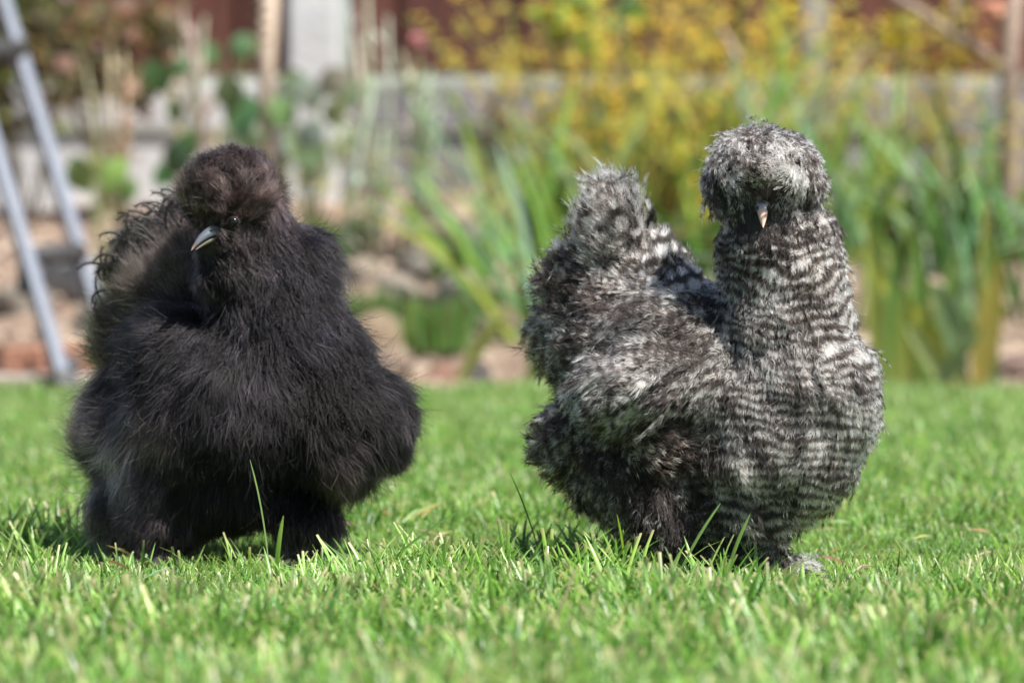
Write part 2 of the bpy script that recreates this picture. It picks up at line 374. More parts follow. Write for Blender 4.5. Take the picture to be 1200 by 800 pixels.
# montbretia: thin arching stalks with small orange yellow blossoms
def blossom(mb, p, s, col):
    for k in range(5):
        a = k * 1.2566 + rnd.random(); b = a + .5; u = rnd.uniform(.2, .8) * s
        d1 = Vector((math.cos(a), math.sin(a), 0)) * s; d2 = Vector((math.cos(b + .4), math.sin(b + .4), 0)) * s
        mb.add([p, p + d1 * .6 + Vector((0, 0, u * .8)), p + (d1 + d2) * .55 + Vector((0, 0, u)), p + d2 * .6 + Vector((0, 0, u * .8))], [(0, 1, 2, 3)], tuple(c * rnd.uniform(.8, 1.2) for c in col))
FLC = [(.74, .63, .14), (.70, .54, .12), (.55, .38, .10), (.74, .68, .20), (.52, .50, .13)]
def stalk_set(seed, L, nb, lean):
    r = random.Random(seed)
    st = MB(); pts = []
    for i in range(8):
        s = i / 7; pts.append(Vector((lean * s ** 2 * L, .02 * math.sin(s * 4 + seed), L * s * (1 - .25 * lean * s))))
    st.tube(pts, [.0028 * (1 - .6 * i / 7) for i in range(8)], 5)
    fl = MB(); base = r.choice(FLC)
    for i in range(nb):
        s = .45 + .55 * (i + r.random()) / nb; k = min(6, int(s * 7)); f = s * 7 - k
        p = pts[k].lerp(pts[k + 1], f); q = p + Vector((r.uniform(-1, 1), r.uniform(-1, 1), r.uniform(-.3, 1))) * .042 * (1.25 - s * .6)
        fl.tube([p, q], .0012, 3, (.2, .22, .05), cap=False)
        for _ in range(3): blossom(fl, q + Vector((r.uniform(-1, 1), r.uniform(-1, 1), r.uniform(-1, 1))) * .009, r.uniform(.007, .011), base if r.random() < .75 else r.choice(FLC))
    return st.mesh('stalk'), fl.mesh('blossoms')
stalks = [stalk_set(i, 1.0 * .5, 9, ln) for i, ln in enumerate((.1, .25, .4, -.1, .3, .7, .2, .35))]
def montbretia(px, py, Y, ns, nl, h, label, azb=0, asp=3.1):
    p = at(px, py, Y); z = bed_z(p.x, Y)
    t = empty('montbretia_plant', (p.x, Y, z), label=label, cat='flowering plant', group='orange and yellow flowering clumps')
    for i in range(int(ns * 1.55)):
        a, b = rnd.choice(stalks); base = (rnd.uniform(-.08, .08), rnd.uniform(-.06, .06), -.01)
        s = h / .5 * rnd.uniform(.6, 1.1); e = Euler((rnd.uniform(-.12, .12), rnd.uniform(0, .14), azb + rnd.uniform(-asp, asp)), 'XYZ')
        o = link('flower_stalk', a, M_stem, t, color=rnd.choice([(.26, .32, .08), (.32, .24, .08)])); o.location = base; o.rotation_euler = e; o.scale = (s,) * 3
        link('blossoms', b, M_petal, o)
    for i in range(nl):
        leaf(t, rnd.choice(thin), (rnd.uniform(-.06, .06), rnd.uniform(-.06, .06), -.01), h * rnd.uniform(.5, .95), rnd.uniform(0, .35), rnd.uniform(0, 6.28), tuple(c * rnd.uniform(.7, 1.3) for c in rnd.choice([GREEN, YGREEN, YGREEN, (.2, .2, .05)])))
for px, py, Y, ns, nl, h, lab in [
    (700, 330, 7.35, 11, 8, .55, 'tall orange yellow flowering clump behind the barred hen tail'),
    (760, 320, 7.5, 12, 8, .55, 'tallest golden flowering clump in the middle of the bed'),
    (640, 330, 7.3, 8, 6, .50, 'golden sprays rising above the fan of iris leaves'),
    (840, 330, 7.4, 9, 7, .55, 'yellow flowering clump left of the barred hen crest'),
    (890, 330, 7.55, 7, 6, .5, 'lemon yellow clump directly behind the barred hen crest'),
    (1000, 330, 7.4, 7, 7, .45, 'mustard flowering clump behind the tall upright iris'),
    (1065, 340, 7.3, 7, 5, .5, 'loose yellow flowering clump beside the bare branch'),
    (1160, 360, 7.1, 5, 5, .36, 'sparse ochre flowering clump at the right edge of the bed'),
    (1110, 340, 7.45, 7, 6, .5, 'yellow flowering clump in front of the grey board near the bare branch'),
    (950, 340, 7.6, 7, 6, .5, 'yellow flowering clump behind the neck of the barred hen'),
    (735, 345, 7.1, 9, 6, .42, 'shorter amber clump right behind the barred tail feathers'),
    (680, 350, 7.15, 7, 6, .42, 'olive and amber clump between the tall flowers and iris fan')]:
    montbretia(px, py, Y, ns, nl, h, lab)
montbretia(610, 420, 6.5, 5, 3, .13, 'low orange flowers near the lawn left of the barred hen')
# single leaning stalk with orange head
p = at(560, 330, 6.9); t = empty('montbretia_plant', (p.x, 6.9, bed_z(p.x, 6.9)), label='lone orange flower stalk leaning left over the pale rocks', cat='flowering plant', group='orange and yellow flowering clumps')
for i, (s, az) in enumerate(((.62, PI), (.5, PI + .3), (.75, PI - .2))):
    a, b = stalks[5 if i else 2]; o = link('flower_stalk', a, M_stem, t, color=(.3, .25, .05)); o.scale = (s,) * 3; o.rotation_euler = (0, .3, az); o.location = (-.03 * i, 0, 0); link('blossoms', b, M_petal, o)

def leaf_quads(mb, c, r, n, s, cols, seed, flat=1.0):
    rr = random.Random(seed)
    for i in range(n):
        d = Vector((rr.gauss(0, 1), rr.gauss(0, 1), rr.gauss(0, 1))).normalized() * rr.random() ** .45
        p = Vector(c) + Vector((d.x * r[0], d.y * r[1], d.z * r[2]))
        a = Vector((rr.gauss(0, 1), rr.gauss(0, 1), rr.gauss(0, .6))).normalized(); b = a.cross(Vector((rr.gauss(0, 1), rr.gauss(0, 1), rr.gauss(0, 1)))).normalized()
        L = s * rr.uniform(.6, 1.3); W = L * .32; nn = a.cross(b) * W * .3
        mb.add([p, p + a * L * .5 + b * W + nn, p + a * L, p + a * L * .5 - b * W + nn], [(0, 1, 2, 3)], tuple(q * rr.uniform(.7, 1.3) for q in rr.choice(cols)))
def bush(px, py, Y, r, n, s, cols, label, name='leafy_bush', stems=7, cat='bush'):
    p = at(px, py, Y); z = bed_z(p.x, Y)
    t = empty(name, (p.x, Y, z), label=label, cat=cat, group='leafy plants in the flower bed')
    h = p.z - z; mb = MB(); leaf_quads(mb, (0, 0, h), r, n, s, cols, int(px))
    link('foliage', mb.mesh('foliage'), M_leafc, t)
    st = MB()
    for i in range(stems):
        e = Vector((rnd.uniform(-1, 1) * r[0], rnd.uniform(-1, 1) * r[1], h + rnd.uniform(-.3, .8) * r[2])); st.tube([(rnd.uniform(-.02, .02), 0, -.03), e * .5 + Vector((0, 0, .03)), e], [.004, .003, .0015], 5)
    link('stems', st.mesh('stems'), M_stem, t, color=(.2, .16, .08))
OL = [(.16, .17, .03), (.24, .22, .04), (.09, .14, .03), (.30, .22, .04)]
bush(730, 190, 7.6, (.20, .12, .17), 900, .035, OL, 'dense olive and gold bush behind the orange flowers')
bush(830, 210, 7.65, (.16, .1, .16), 650, .035, OL, 'olive bush behind the gap between tail and crest of the barred hen')
bush(660, 250, 7.2, (.10, .1, .13), 420, .035, [(.10, .17, .04), (.07, .12, .04), (.2, .22, .05)], 'dark green undergrowth bush behind the iris fan')
bush(950, 260, 7.4, (.16, .1, .15), 600, .04, [(.13, .2, .05), (.2, .22, .05)], 'mid green bush behind the neck of the barred hen')
bush(1080, 300, 7.2, (.2, .1, .14), 700, .045, [(.07, .14, .04), (.12, .2, .06), (.05, .09, .03)], 'dark green low bush behind the right iris clumps')
bush(1190, 290, 7.2, (.12, .1, .13), 450, .045, [(.06, .12, .04), (.1, .17, .05)], 'dark leafy bush at the far right below the bare branch')
bush(780, 330, 6.9, (.2, .1, .12), 600, .04, [(.05, .11, .03), (.12, .18, .04)], 'shaded green bush low behind the back of the barred hen')
bush(670, 15, 7.3, (.05, .04, .05), 60, .045, [(.16, .32, .10), (.35, .36, .05)], 'bright green leafy shoot at the top above the tail', 'leafy_shoot', 2, 'plant')
bush(730, 20, 7.35, (.03, .03, .035), 30, .04, [(.14, .30, .10)], 'small fresh green shoot beside the taller yellow green one', 'leafy_shoot', 2, 'plant')
bush(1045, 40, 7.4, (.05, .05, .03), 90, .03, [(.5, .4, .04), (.3, .25, .05)], 'yellow topped shoot between grey post and bare branch', 'leafy_shoot', 2, 'plant')
bush(130, 60, 7.7, (.18, .06, .12), 420, .05, [(.22, .18, .10), (.3, .24, .15), (.16, .14, .07)], 'dry brown tangle of stems against the fence at left', 'dry_bush', 9)
bush(30, 60, 7.6, (.12, .06, .16), 380, .05, [(.14, .13, .06), (.2, .17, .09)], 'dull olive dry bush behind the top of the ladder', 'dry_bush', 9)

def broad(px, py, Y, leaves, label, cols, s=.07):
    """plant with few broad leaves, each a part"""
    p = at(px, py, Y); z = bed_z(p.x, Y); t = empty('broad_leaf_plant', (p.x, Y, z), label=label, cat='plant', group='broad leaved plants by the concrete board')
    for (lx, ly, sc, rot) in leaves:
        q = at(lx, ly, Y) - t.location; V = []; F = []; n = 7
        for i in range(n + 1):
            u = i / n; ww = math.sin(PI * min(1, u * .92 + .04)) ** .8 * .42; y = -.12 * math.sin(u * PI)
            V += [(-ww, y - .1 * ww, u), (0, y, u), (ww, y - .1 * ww, u)]
        for i in range(n):
            for k in (0, 1): F.append((i * 3 + k, i * 3 + k + 1, i * 3 + k + 4, i * 3 + k + 3))
        o = link('leaf', mesh(V, F, 'leaf'), M_leaf, t, color=tuple(c * rnd.uniform(.8, 1.2) for c in rnd.choice(cols))); o.location = q; o.scale = (s * sc,) * 3; o.rotation_euler = (rnd.uniform(-.5, .2), rot, rnd.uniform(-.5, .5))
        st = MB(); st.tube([Vector((0, 0, 0)), Vector((q.x * .4, q.y, q.z * .6)), q], [.0022, .0018, .0014], 5); link('leaf_stalk', st.mesh('leaf_stalk'), M_stem, t, color=(.13, .18, .05))
broad(225, 270, 7.2, [(195, 108, 1.0, -.6), (205, 90, .7, .5), (280, 160, 1.25, .1), (275, 130, 1.0, -.3), (290, 180, .9, .2), (200, 205, 1.1, .6), (180, 215, .8, .9), (215, 190, .9, .4), (210, 145, .7, -.2)], 'plant with dark green broad leaves behind the black hen head', [(.06, .11, .04), (.07, .13, .045)])
broad(120, 280, 6.8, [(105, 225, 1.0, -.4), (125, 225, 1.0, .3), (140, 235, .7, .8), (110, 210, .7, 0)], 'low bright green leafy plant between ladder and black hen tail', [(.17, .25, .09)])
broad(360, 260, 7.3, [(345, 120, .8, .5), (370, 130, .9, -.4), (350, 170, .9, .8), (385, 200, .9, -.9), (355, 215, 1.0, .7), (330, 210, .8, -.3), (395, 190, .8, .5), (410, 170, .7, .2), (370, 190, .8, 0), (340, 150, 1.0, -.6), (375, 110, 1.0, .9), (395, 150, 1.0, -.2), (360, 105, .9, -1.1), (405, 120, .9, .8), (345, 190, 1.0, .2)], 'soft sage green leafy plant right of the black hen crest', [(.20, .26, .16), (.24, .31, .19), (.16, .22, .12)])
broad(275, 90, 7.6, [(255, 75, .7, -.6), (275, 70, .8, .4), (290, 60, .6, .9)], 'small green leaves at the foot of the reddish fence', [(.15, .25, .1)])
# silvery stalks
def stalky(px, py, Y, tops, label, col, group='pale thin stalks standing in the bed', lc=None):
    p = at(px, py, Y); z = bed_z(p.x, Y); t = empty('stalky_plant', (p.x, Y, z), label=label, cat='plant', group=group)
    for (tx, ty) in tops:
        q = at(tx, ty, Y) - t.location; b = Vector((rnd.uniform(-.04, .04), rnd.uniform(-.04, .04), 0)); st = MB()
        m = b.lerp(q, .5) + Vector((rnd.uniform(-.015, .015), 0, 0)); st.tube([b, m, q], [.005, .0045, .003], 5)
        for k in range(12):
            s = rnd.uniform(.1, 1); c = b.lerp(q, s); a = rnd.uniform(0, 6.28); d = Vector((math.cos(a), math.sin(a) * .5, .8)) * .035; e = Vector((-math.sin(a), 0, .2)) * .009
            st.add([c, c + d * .5 + e, c + d, c + d * .5 - e], [(0, 1, 2, 3)])
        link('stalk', st.mesh('stalk'), M_leaf, t, color=tuple(c * rnd.uniform(.85, 1.15) for c in (lc or col)))
SILV = (.42, .43, .33)
stalky(425, 250, 7.1, [(412, 10), (420, 60), (430, -10), (440, 90), (455, 20), (420, 110), (450, 150)], 'silvery sage stalks rising right of the white concrete post', SILV)
stalky(490, 240, 7.2, [(470, 60), (485, 95), (505, 80), (495, 130), (475, 140), (520, 110)], 'grey green stalks with one pink bloom', (.38, .4, .3))
stalky(225, 250, 7.3, [(215, 10), (225, 40), (240, 20), (232, 80), (245, 110), (205, 60), (255, 150)], 'pale dry stalks between dark leaves and the wooden stake', (.40, .36, .26))
stalky(135, 240, 7.4, [(130, 40), (145, 60), (150, 90), (100, 70)], 'straw coloured dry stalks in front of the reddish fence', (.42, .34, .22))
stalky(570, 240, 7.3, [(565, 120), (585, 100), (600, 130), (610, 90)], 'thin mauve grey stalks left of the flowers', (.32, .3, .25))
# pink bloom
mb = MB(); q = at(489, 50, 7.15)
for k in range(14): blossom(mb, Vector((rnd.uniform(-.009, .009), rnd.uniform(-.009, .009), rnd.uniform(-.01, .01))), .012, (.58, .30, .33))
st = MB(); st.tube([(0, 0, 0), (.01, .02, -.13), (0, .03, -.30)], .0025, 5)
pk = empty('pink_flower', q, label='single pink bloom on a thin stem in front of the fence', cat='flower'); link('petals', mb.mesh('petals'), M_petal, pk); link('stem', st.mesh('stem'), M_stem, pk, color=(.2, .25, .1))
mb = MB()
for k in range(16): blossom(mb, Vector((rnd.uniform(-.014, .014), rnd.uniform(-.01, .01), rnd.uniform(-.012, .012))), .016, (.72, .52, .40))
q = at(1166, 14, 7.0); pk = empty('peach_flower', q, label='peach coloured bloom at the top of the bare branch', cat='flower'); link('petals', mb.mesh('petals'), M_petal, pk)
st = MB(); st.tube([(0, 0, 0), (.01, .01, -.03), (.02, .02, -.06)], .002, 5); link('stem', st.mesh('stem'), M_stem, pk, color=(.2, .25, .1))

# small green tuft near the lawn
p = at(512, 425, 6.45); t = empty('green_tuft', (p.x, 6.45, bed_z(p.x, 6.45)), label='small bright green tuft growing at the lawn edge between the hens', cat='plant')
mb = MB()
for i in range(170):
    a = rnd.uniform(0, 6.28); r = rnd.random() ** .5 * .05; b = Vector((math.cos(a) * r, math.sin(a) * r * .7, 0)); L = rnd.uniform(.04, .105); d = Vector((math.cos(a) * .25, math.sin(a) * .2, 1)) * L; e = Vector((.0028, rnd.uniform(-.002, .002), 0))
    mb.add([b - e, b + e, b + d * .6 + e, b + d, b + d * .6 - e], [(0, 1, 2, 3, 4)], tuple(c * rnd.uniform(.7, 1.3) for c in (.16, .27, .07)))
link('blades', mb.mesh('blades'), M_leafc, t)
# pale leaf litter / grassy tufts in the stony patch
for (px, py, Y, lab) in ((420, 330, 6.6, 'little grassy tuft by the neck of the black hen'), (400, 215, 7.15, 'sage green tuft above the stony patch'), (545, 270, 7.0, 'thin grass tuft at the left foot of the iris fan')):
    o = empty('grass_tuft', (at(px, py, Y).x, Y, bed_z(at(px, py, Y).x, Y)), label=lab, cat='plant', group='small tufts in the stony patch'); link('blades', bpy.data.meshes[mb.v and t.children[0].data.name], M_leafc, o)

# wooden stake and bare branch
stk = MB(); a = at(312, 245, 7.3); b = at(312, 60, 7.3); c = at(316, -40, 7.3)
stk.tube([a - a, b - a, c - a], [.017, .017, .018], 8, cap=True)
M_stake = rough_mat('raw_wood', [(0.3, (0.34, 0.26, 0.20)), (0.7, (0.52, 0.42, 0.34))], scale=10, stretch=(4, 4, .5), bump=.4)
t = empty('wooden_stake', a, label='pale brown wooden stake left of the white concrete post', cat='stake'); t.location.z = a.z - .05
link('pole', stk.mesh('pole'), M_stake, t)
bd = MB(); q = b - a
for k in range(4):
    zz = (c - a).z * (.80 + .05 * k); bd.tube([(.001 * k - .018, -.004, zz), (0, -.019, zz + .004), (.019, 0, zz + .008)], .006, 6)
link('binding', bd.mesh('binding'), M_stake, t)

M_bark = rough_mat('pale_bark', [(0.3, (0.2, 0.14, 0.11)), (0.7, (0.38, 0.3, 0.24))], scale=30, bump=.6)
br = empty('bare_shrub', at(1185, 330, 7.15), label='bare branched pale barked shrub at the right edge', cat='shrub'); br.location.z = bed_z(br.location.x, 7.15)
def branch(name, pts, rads, par):
    mb = MB(); P = [at(px, py, Y) - br.location for px, py, Y in pts]; mb.tube(P, rads, 8); return link(name, mb.mesh(name), M_bark, par)
tr = branch('trunk', [(1188, 345, 7.15), (1180, 220, 7.12), (1186, 150, 7.1), (1182, 80, 7.1), (1192, -20, 7.1)], [.024, .020, .018, .017, .012], br)
for pts, rr in (([(1182, 85, 7.1), (1140, 55, 7.05), (1100, 30, 7.0), (1068, 8, 7.0), (1040, -10, 7)], [.013, .012, .010, .009, .006]), ([(1125, 47, 7.03), (1118, 20, 7), (1120, -10, 7)], [.008, .006, .005]), ([(1184, 150, 7.1), (1150, 165, 7.05), (1120, 150, 7), (1090, 175, 7)], [.007, .005, .004, .003]), ([(1186, 120, 7.1), (1210, 80, 7.1), (1230, 60, 7.1)], [.008, .007, .006])):
    branch('branch', pts, rr, br)
mb = MB(); leaf_quads(mb, (0, 0, 0), (.12, .05, .03), 60, .03, [(.3, .22, .05), (.22, .12, .05)], 5)
o = link('leaves', mb.mesh('leaves'), M_leafc, br); o.location = at(1100, 70, 7.05) - br.location

# ------------------------------------------------------------------ ladder
M_alu = rough_mat('brushed_aluminium', [(0.3, (0.11, 0.13, 0.18)), (0.7, (0.155, 0.18, 0.24))], scale=30, rough=.5, bump=.08, stretch=(3, 3, .3))
M_alu.node_tree.nodes['Principled BSDF'].inputs['Metallic'].default_value = .0
M_rub = rough_mat('dark_rubber', [(0.3, (0.03, 0.03, 0.035)), (0.7, (0.06, 0.06, 0.065))], scale=30, rough=.6)
lad = empty('ladder', (at(75, 450, 6.0).x, 6.0, 0), label='grey metal ladder leaning at the left edge behind the black hen', cat='ladder')
def rail(pa, pb, Ya, Yb):
    A = at(*pa, Ya) - lad.location; B = at(*pb, Yb) - lad.location; d = (B - A); L = d.length
    mb = MB(); mb.box(-.0105, .0105, -.0115, .0115, 0, L); me = bevel(mb.mesh('rail', False), .004); o = link('rail', me, M_alu, lad); o.location = A; o.rotation_euler = d.to_track_quat('Z', 'Y').to_euler()
    mb = MB(); mb.box(-.019, .019, -.017, .017, -.012, .03); f = link('rubber_foot', bevel(mb.mesh('rubber_foot', False), .004), M_rub, o)
rail((77, 458), (-75, -60), 5.9, 6.25); rail((139, 447), (-15, -60), 6.12, 6.47)
for ya, yb, in ((300, 296), (62, 58), (430, 424)):
    fx = lambda px0, py0, px1, py1, y: px0 + (px1 - px0) * (y - py0) / (py1 - py0)
    xa = fx(77, 458, -75, -60, ya); xb = fx(139, 447, -15, -60, yb)
    A = at(xa, ya, 6.0) - lad.location; B = at(xb, yb, 6.2) - lad.location; A.y = (A.y + .02); mb = MB(); mb.tube([A, B], .017, 8); mb.tube([A + Vector((-.004, -.01, -.06)), A + Vector((0, -.01, .01))], .014, 8); link('rung', mb.mesh('rung'), M_rub, lad)

# ================================================================== GRASS
def tuft(seed, n, hmin, hmax, R_=.03, dry=.05):
    r = random.Random(seed); V = []; F = []; C = []
    for i in range(n):
        a = r.uniform(0, 6.28); rr = R_ * r.random() ** .5; b = Vector((math.cos(a) * rr, math.sin(a) * rr, -.004))
        L = r.uniform(hmin, hmax); wd = r.uniform(.0008, .0025); az = r.uniform(0, 6.28); tilt = r.uniform(.0, .75) + (r.random() < .25) * .5; cv = r.uniform(.2, 1.5)
        dirx = Vector((math.cos(az), math.sin(az), 0)); side = Vector((-math.sin(az + r.uniform(-.5, .5)), math.cos(az), 0)).normalized()
        if r.random() < dry: c = Vector((.42, .36, .16)) * r.uniform(.7, 1.2)
        else: c = Vector((.075, .19, .035)).lerp(Vector((.31, .50, .13)), r.random()) * r.uniform(.75, 1.2)
        cut = r.random() < .2
        p = b.copy(); ang = tilt; o = len(V); seg = 4
        for s in range(seg + 1):
            t = s / seg; w_ = wd * ((1 - t ** 2.5) if not cut else (1 - .35 * t)) + .0001
            nrm = dirx * math.cos(ang) - Vector((0, 0, math.sin(ang)))
            V += [p - side * w_, p + nrm * (-w_ * .5), p + side * w_]
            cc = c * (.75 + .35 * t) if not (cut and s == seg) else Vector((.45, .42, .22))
            C += [tuple(cc)] * 3
            ang += cv / seg * .6; p = p + (dirx * math.sin(ang) + Vector((0, 0, math.cos(ang)))) * L / seg
        for s in range(seg):
            for k in (0, 1): q = o + s * 3 + k; F.append((q, q + 1, q + 4, q + 3))
    return mesh(V, F, 'tuft', True, np.array(C, np.float32))
M_grass = leaf_mat('grass_blade', src='attr', trans=.45, rough=.33, vary=.32, rand=True); M_grass.node_tree.nodes['Principled BSDF'].inputs['Specular IOR Level'].default_value = .55
src = bpy.data.collections.new('grass_sources')
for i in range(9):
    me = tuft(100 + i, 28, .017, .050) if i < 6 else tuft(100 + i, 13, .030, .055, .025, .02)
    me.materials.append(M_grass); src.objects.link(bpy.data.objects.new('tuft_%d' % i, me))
pts = []; rot = []; scl = []; idx = []
def noise2(x, y): return .5 + .25 * math.sin(x * 7.1 + 1.3 * math.sin(y * 5)) + .25 * math.sin(y * 9.3 + x * 4 + 2)
def grass_at(x, y, i, s):
    pts.append((x, y, 0)); rot.append((rnd.uniform(-.12, .12), rnd.uniform(-.12, .12), rnd.uniform(0, 6.28))); scl.append(s); idx.append(i)
for i in range(16500):
    y = 1.5 + (EDGE + .01 - 1.5) * rnd.random() ** 1.15; hw = .145 * y + .22; x = rnd.uniform(-hw, hw)
    if y > edge_y(x) - .0: continue
    if x < -.68 and y > 5.93: continue
    k_ = .39 if 2.72 < y < 3.35 else (1.0 if y < 2.66 else .68)
    if y < 2.66 and rnd.random() < .3: continue
    grass_at(x, y, rnd.randrange(6) if (y > 2.66 or rnd.random() < .8) else 6 + rnd.randrange(3), rnd.uniform(.75, 1.2) * (.8 + .4 * noise2(x * 2, y * 2)) * k_)
# longer tufts: the taller band by the feet and scattered ones
for i in range(330):
    y = rnd.gauss(2.80, .10); x = rnd.uniform(-.42, .42)
    if noise2(x * 3 + 4, y * 2) > .45: grass_at(x, y, 6 + rnd.randrange(3), rnd.uniform(.5, .85) * (.55 if .16 < x < .3 else 1))
for cx, cy, n, s in ((.065, 2.98, 26, 1.1), (.10, 2.86, 22, 1.0), (-.03, 2.9, 16, 1), (-.08, 2.88, 16, 1.0), (-.42, 3.2, 22, 1.1), (-.36, 3.1, 12, 1), (.36, 2.85, 12, .8)):
    for k in range(n): grass_at(cx + rnd.gauss(0, .035), cy + rnd.gauss(0, .04), 6 + rnd.randrange(3), s * rnd.uniform(.8, 1.15))
gme = bpy.data.meshes.new('grass_points'); gme.from_pydata(pts, [], [])
a = gme.attributes.new('rot', 'FLOAT_VECTOR', 'POINT'); a.data.foreach_set('vector', np.array(rot, np.float32).ravel())
a = gme.attributes.new('scl', 'FLOAT', 'POINT'); a.data.foreach_set('value', np.array(scl, np.float32))
a = gme.attributes.new('idx', 'INT', 'POINT'); a.data.foreach_set('value', np.array(idx, np.int32))
go = bpy.data.objects.new('grass', gme); COL.objects.link(go); tag(go, 'short sunlit green lawn grass with longer blades round the feet', None, None, 'stuff')
ng = bpy.data.node_groups.new('grass_nodes', 'GeometryNodeTree')
ng.interface.new_socket('Geometry', in_out='INPUT', socket_type='NodeSocketGeometry'); ng.interface.new_socket('Geometry', in_out='OUTPUT', socket_type='NodeSocketGeometry')
gi = ng.nodes.new('NodeGroupInput'); gout = ng.nodes.new('NodeGroupOutput'); iop = ng.nodes.new('GeometryNodeInstanceOnPoints')
ci = ng.nodes.new('GeometryNodeCollectionInfo'); ci.inputs['Collection'].default_value = src; ci.inputs['Separate Children'].default_value = True; ci.inputs['Reset Children'].default_value = True
def named(t, nm):
    x = ng.nodes.new('GeometryNodeInputNamedAttribute'); x.data_type = t; x.inputs[0].default_value = nm; return x.outputs[0]
ng.links.new(gi.outputs[0], iop.inputs['Points']); ng.links.new(ci.outputs[0], iop.inputs['Instance']); iop.inputs['Pick Instance'].default_value = True
ng.links.new(named('INT', 'idx'), iop.inputs['Instance Index'])
e2r = ng.nodes.new('FunctionNodeEulerToRotation'); ng.links.new(named('FLOAT_VECTOR', 'rot'), e2r.inputs[0]); ng.links.new(e2r.outputs[0], iop.inputs['Rotation'])
ng.links.new(named('FLOAT', 'scl'), iop.inputs['Scale']); ng.links.new(iop.outputs[0], gout.inputs[0])
md = go.modifiers.new('scatter', 'NODES'); md.node_group = ng

mb = MB()
for i in range(200):
    y = rnd.uniform(2.3, 3.6); hw = .14 * y + .05; x = rnd.uniform(-hw, hw); z = rnd.uniform(.004, .016); L = rnd.uniform(.015, .04); a = rnd.uniform(0, 6.28)
    d = Vector((math.cos(a), math.sin(a), rnd.uniform(-.15, .5))) * L; e = Vector((-math.sin(a), math.cos(a), .3)) * rnd.uniform(.0005, .0012); p = Vector((x, y, z)); k = Vector((0, 0, L * .08))
    mb.add([p - e, p + e, p + d * .5 + e + k, p + d, p + d * .5 - e + k], [(0, 1, 2, 3, 4)], tuple(c * rnd.uniform(.6, 1.2) for c in rnd.choice([(.50, .44, .27), (.55, .50, .34), (.36, .31, .18)])))
link('thatch', mb.mesh('thatch'), M_leafc, kind='stuff', label='dry straw coloured thatch lying between the grass blades')
# the pale blade standing in front of the black hen, and straw crumbs
def big_blade(px, py, Y, L, lean, az, w_, col, label):
    p = at(px, py, Y); o = link('tall_grass', strap(L, w_, .25, .5, 8), M_leaf, color=col, label=label, cat='grass', group='tall single blades among the lawn', kind='thing'); o.location = (p.x, Y, 0); o.rotation_euler = (0, lean, az)
big_blade(318, 700, 2.86, .098, .08, PI, .0024, (.33, .48, .2), 'tall pale upright grass blade in front of the black hen')
big_blade(322, 700, 2.86, .055, .05, .5, .0026, (.30, .46, .08), 'shorter bright blade touching the tall pale one')
big_blade(425, 700, 2.9, .09, .85, .15, .0022, (.10, .2, .05), 'dark blade leaning right beside the black hen leg')
big_blade(640, 690, 2.95, .085, .25, PI, .002, (.06, .13, .03), 'dark thin blade left of the barred hen thigh')
big_blade(785, 705, 2.85, .075, .45, .1, .0024, (.22, .36, .1), 'pale blade slanting right in front of the barred hen')
big_blade(735, 705, 2.84, .058, .05, PI, .0026, (.28, .42, .07), 'bright upright blade in front of the barred hen thigh')
big_blade(845, 705, 2.86, .060, .3, .2, .0026, (.24, .38, .1), 'broad blade before the belly of the barred hen')
big_blade(640, 800, 2.45, .06, .3, .3, .0015, (.52, .44, .24), 'straw coloured dry blade near the bottom of the view')
big_blade(536, 800, 2.42, .05, .15, .3, .0015, (.52, .44, .24), 'straw dry blade below the middle of the view')
V = []; F = []; 
for i in range(44):
    px = rnd.gauss(300, 60) if i < 26 else rnd.uniform(20, 1150); Y = rnd.gauss(2.68, .07) if i < 26 else rnd.uniform(2.4, 2.9); x = at(px, 700, Y).x; s = rnd.uniform(.001, .0028)
    o = len(V); z = rnd.uniform(.006, .019)
    q = Euler((rnd.uniform(-1, 1), rnd.uniform(-1, 1), rnd.uniform(0, 6))).to_matrix()
    for v in ((-1, -.5, 0), (1, -.4, .1), (1.1, .5, 0), (-.9, .6, .15), (0, 0, .5), (0, 0, -.4)): V.append(q @ (Vector(v) * s) + Vector((x, Y, z)))
    for f in ((0, 1, 4), (1, 2, 4), (2, 3, 4), (3, 0, 4), (1, 0, 5), (2, 1, 5), (3, 2, 5), (0, 3, 5)): F.append(tuple(k + o for k in f))
link('crumbs', mesh(V, F, 'crumbs', False), rough_mat('crumb', [(0.3, (.38, .30, .2)), (.7, (.58, .52, .42))], scale=80), kind='stuff', label='scattered pale crumbs and straw bits lying in the grass')

#@HENS@
# ================================================================== HENS
def snoise(P, f, seed):
    """cheap smooth noise -1..1 on Nx3 points"""
    r = np.random.default_rng(seed); o = np.zeros(len(P))
    for i in range(5):
        d = r.normal(size=3); d /= np.linalg.norm(d); d *= f * r.uniform(.7, 1.5)
        d2 = r.normal(size=3) * f * .6
        o += np.sin(P @ d + r.uniform(0, 6) + 1.3 * np.sin(P @ d2 + r.uniform(0, 6)))
    return o / 3.0
def nz3(v): return v / (np.linalg.norm(v, axis=-1, keepdims=True) + 1e-9)

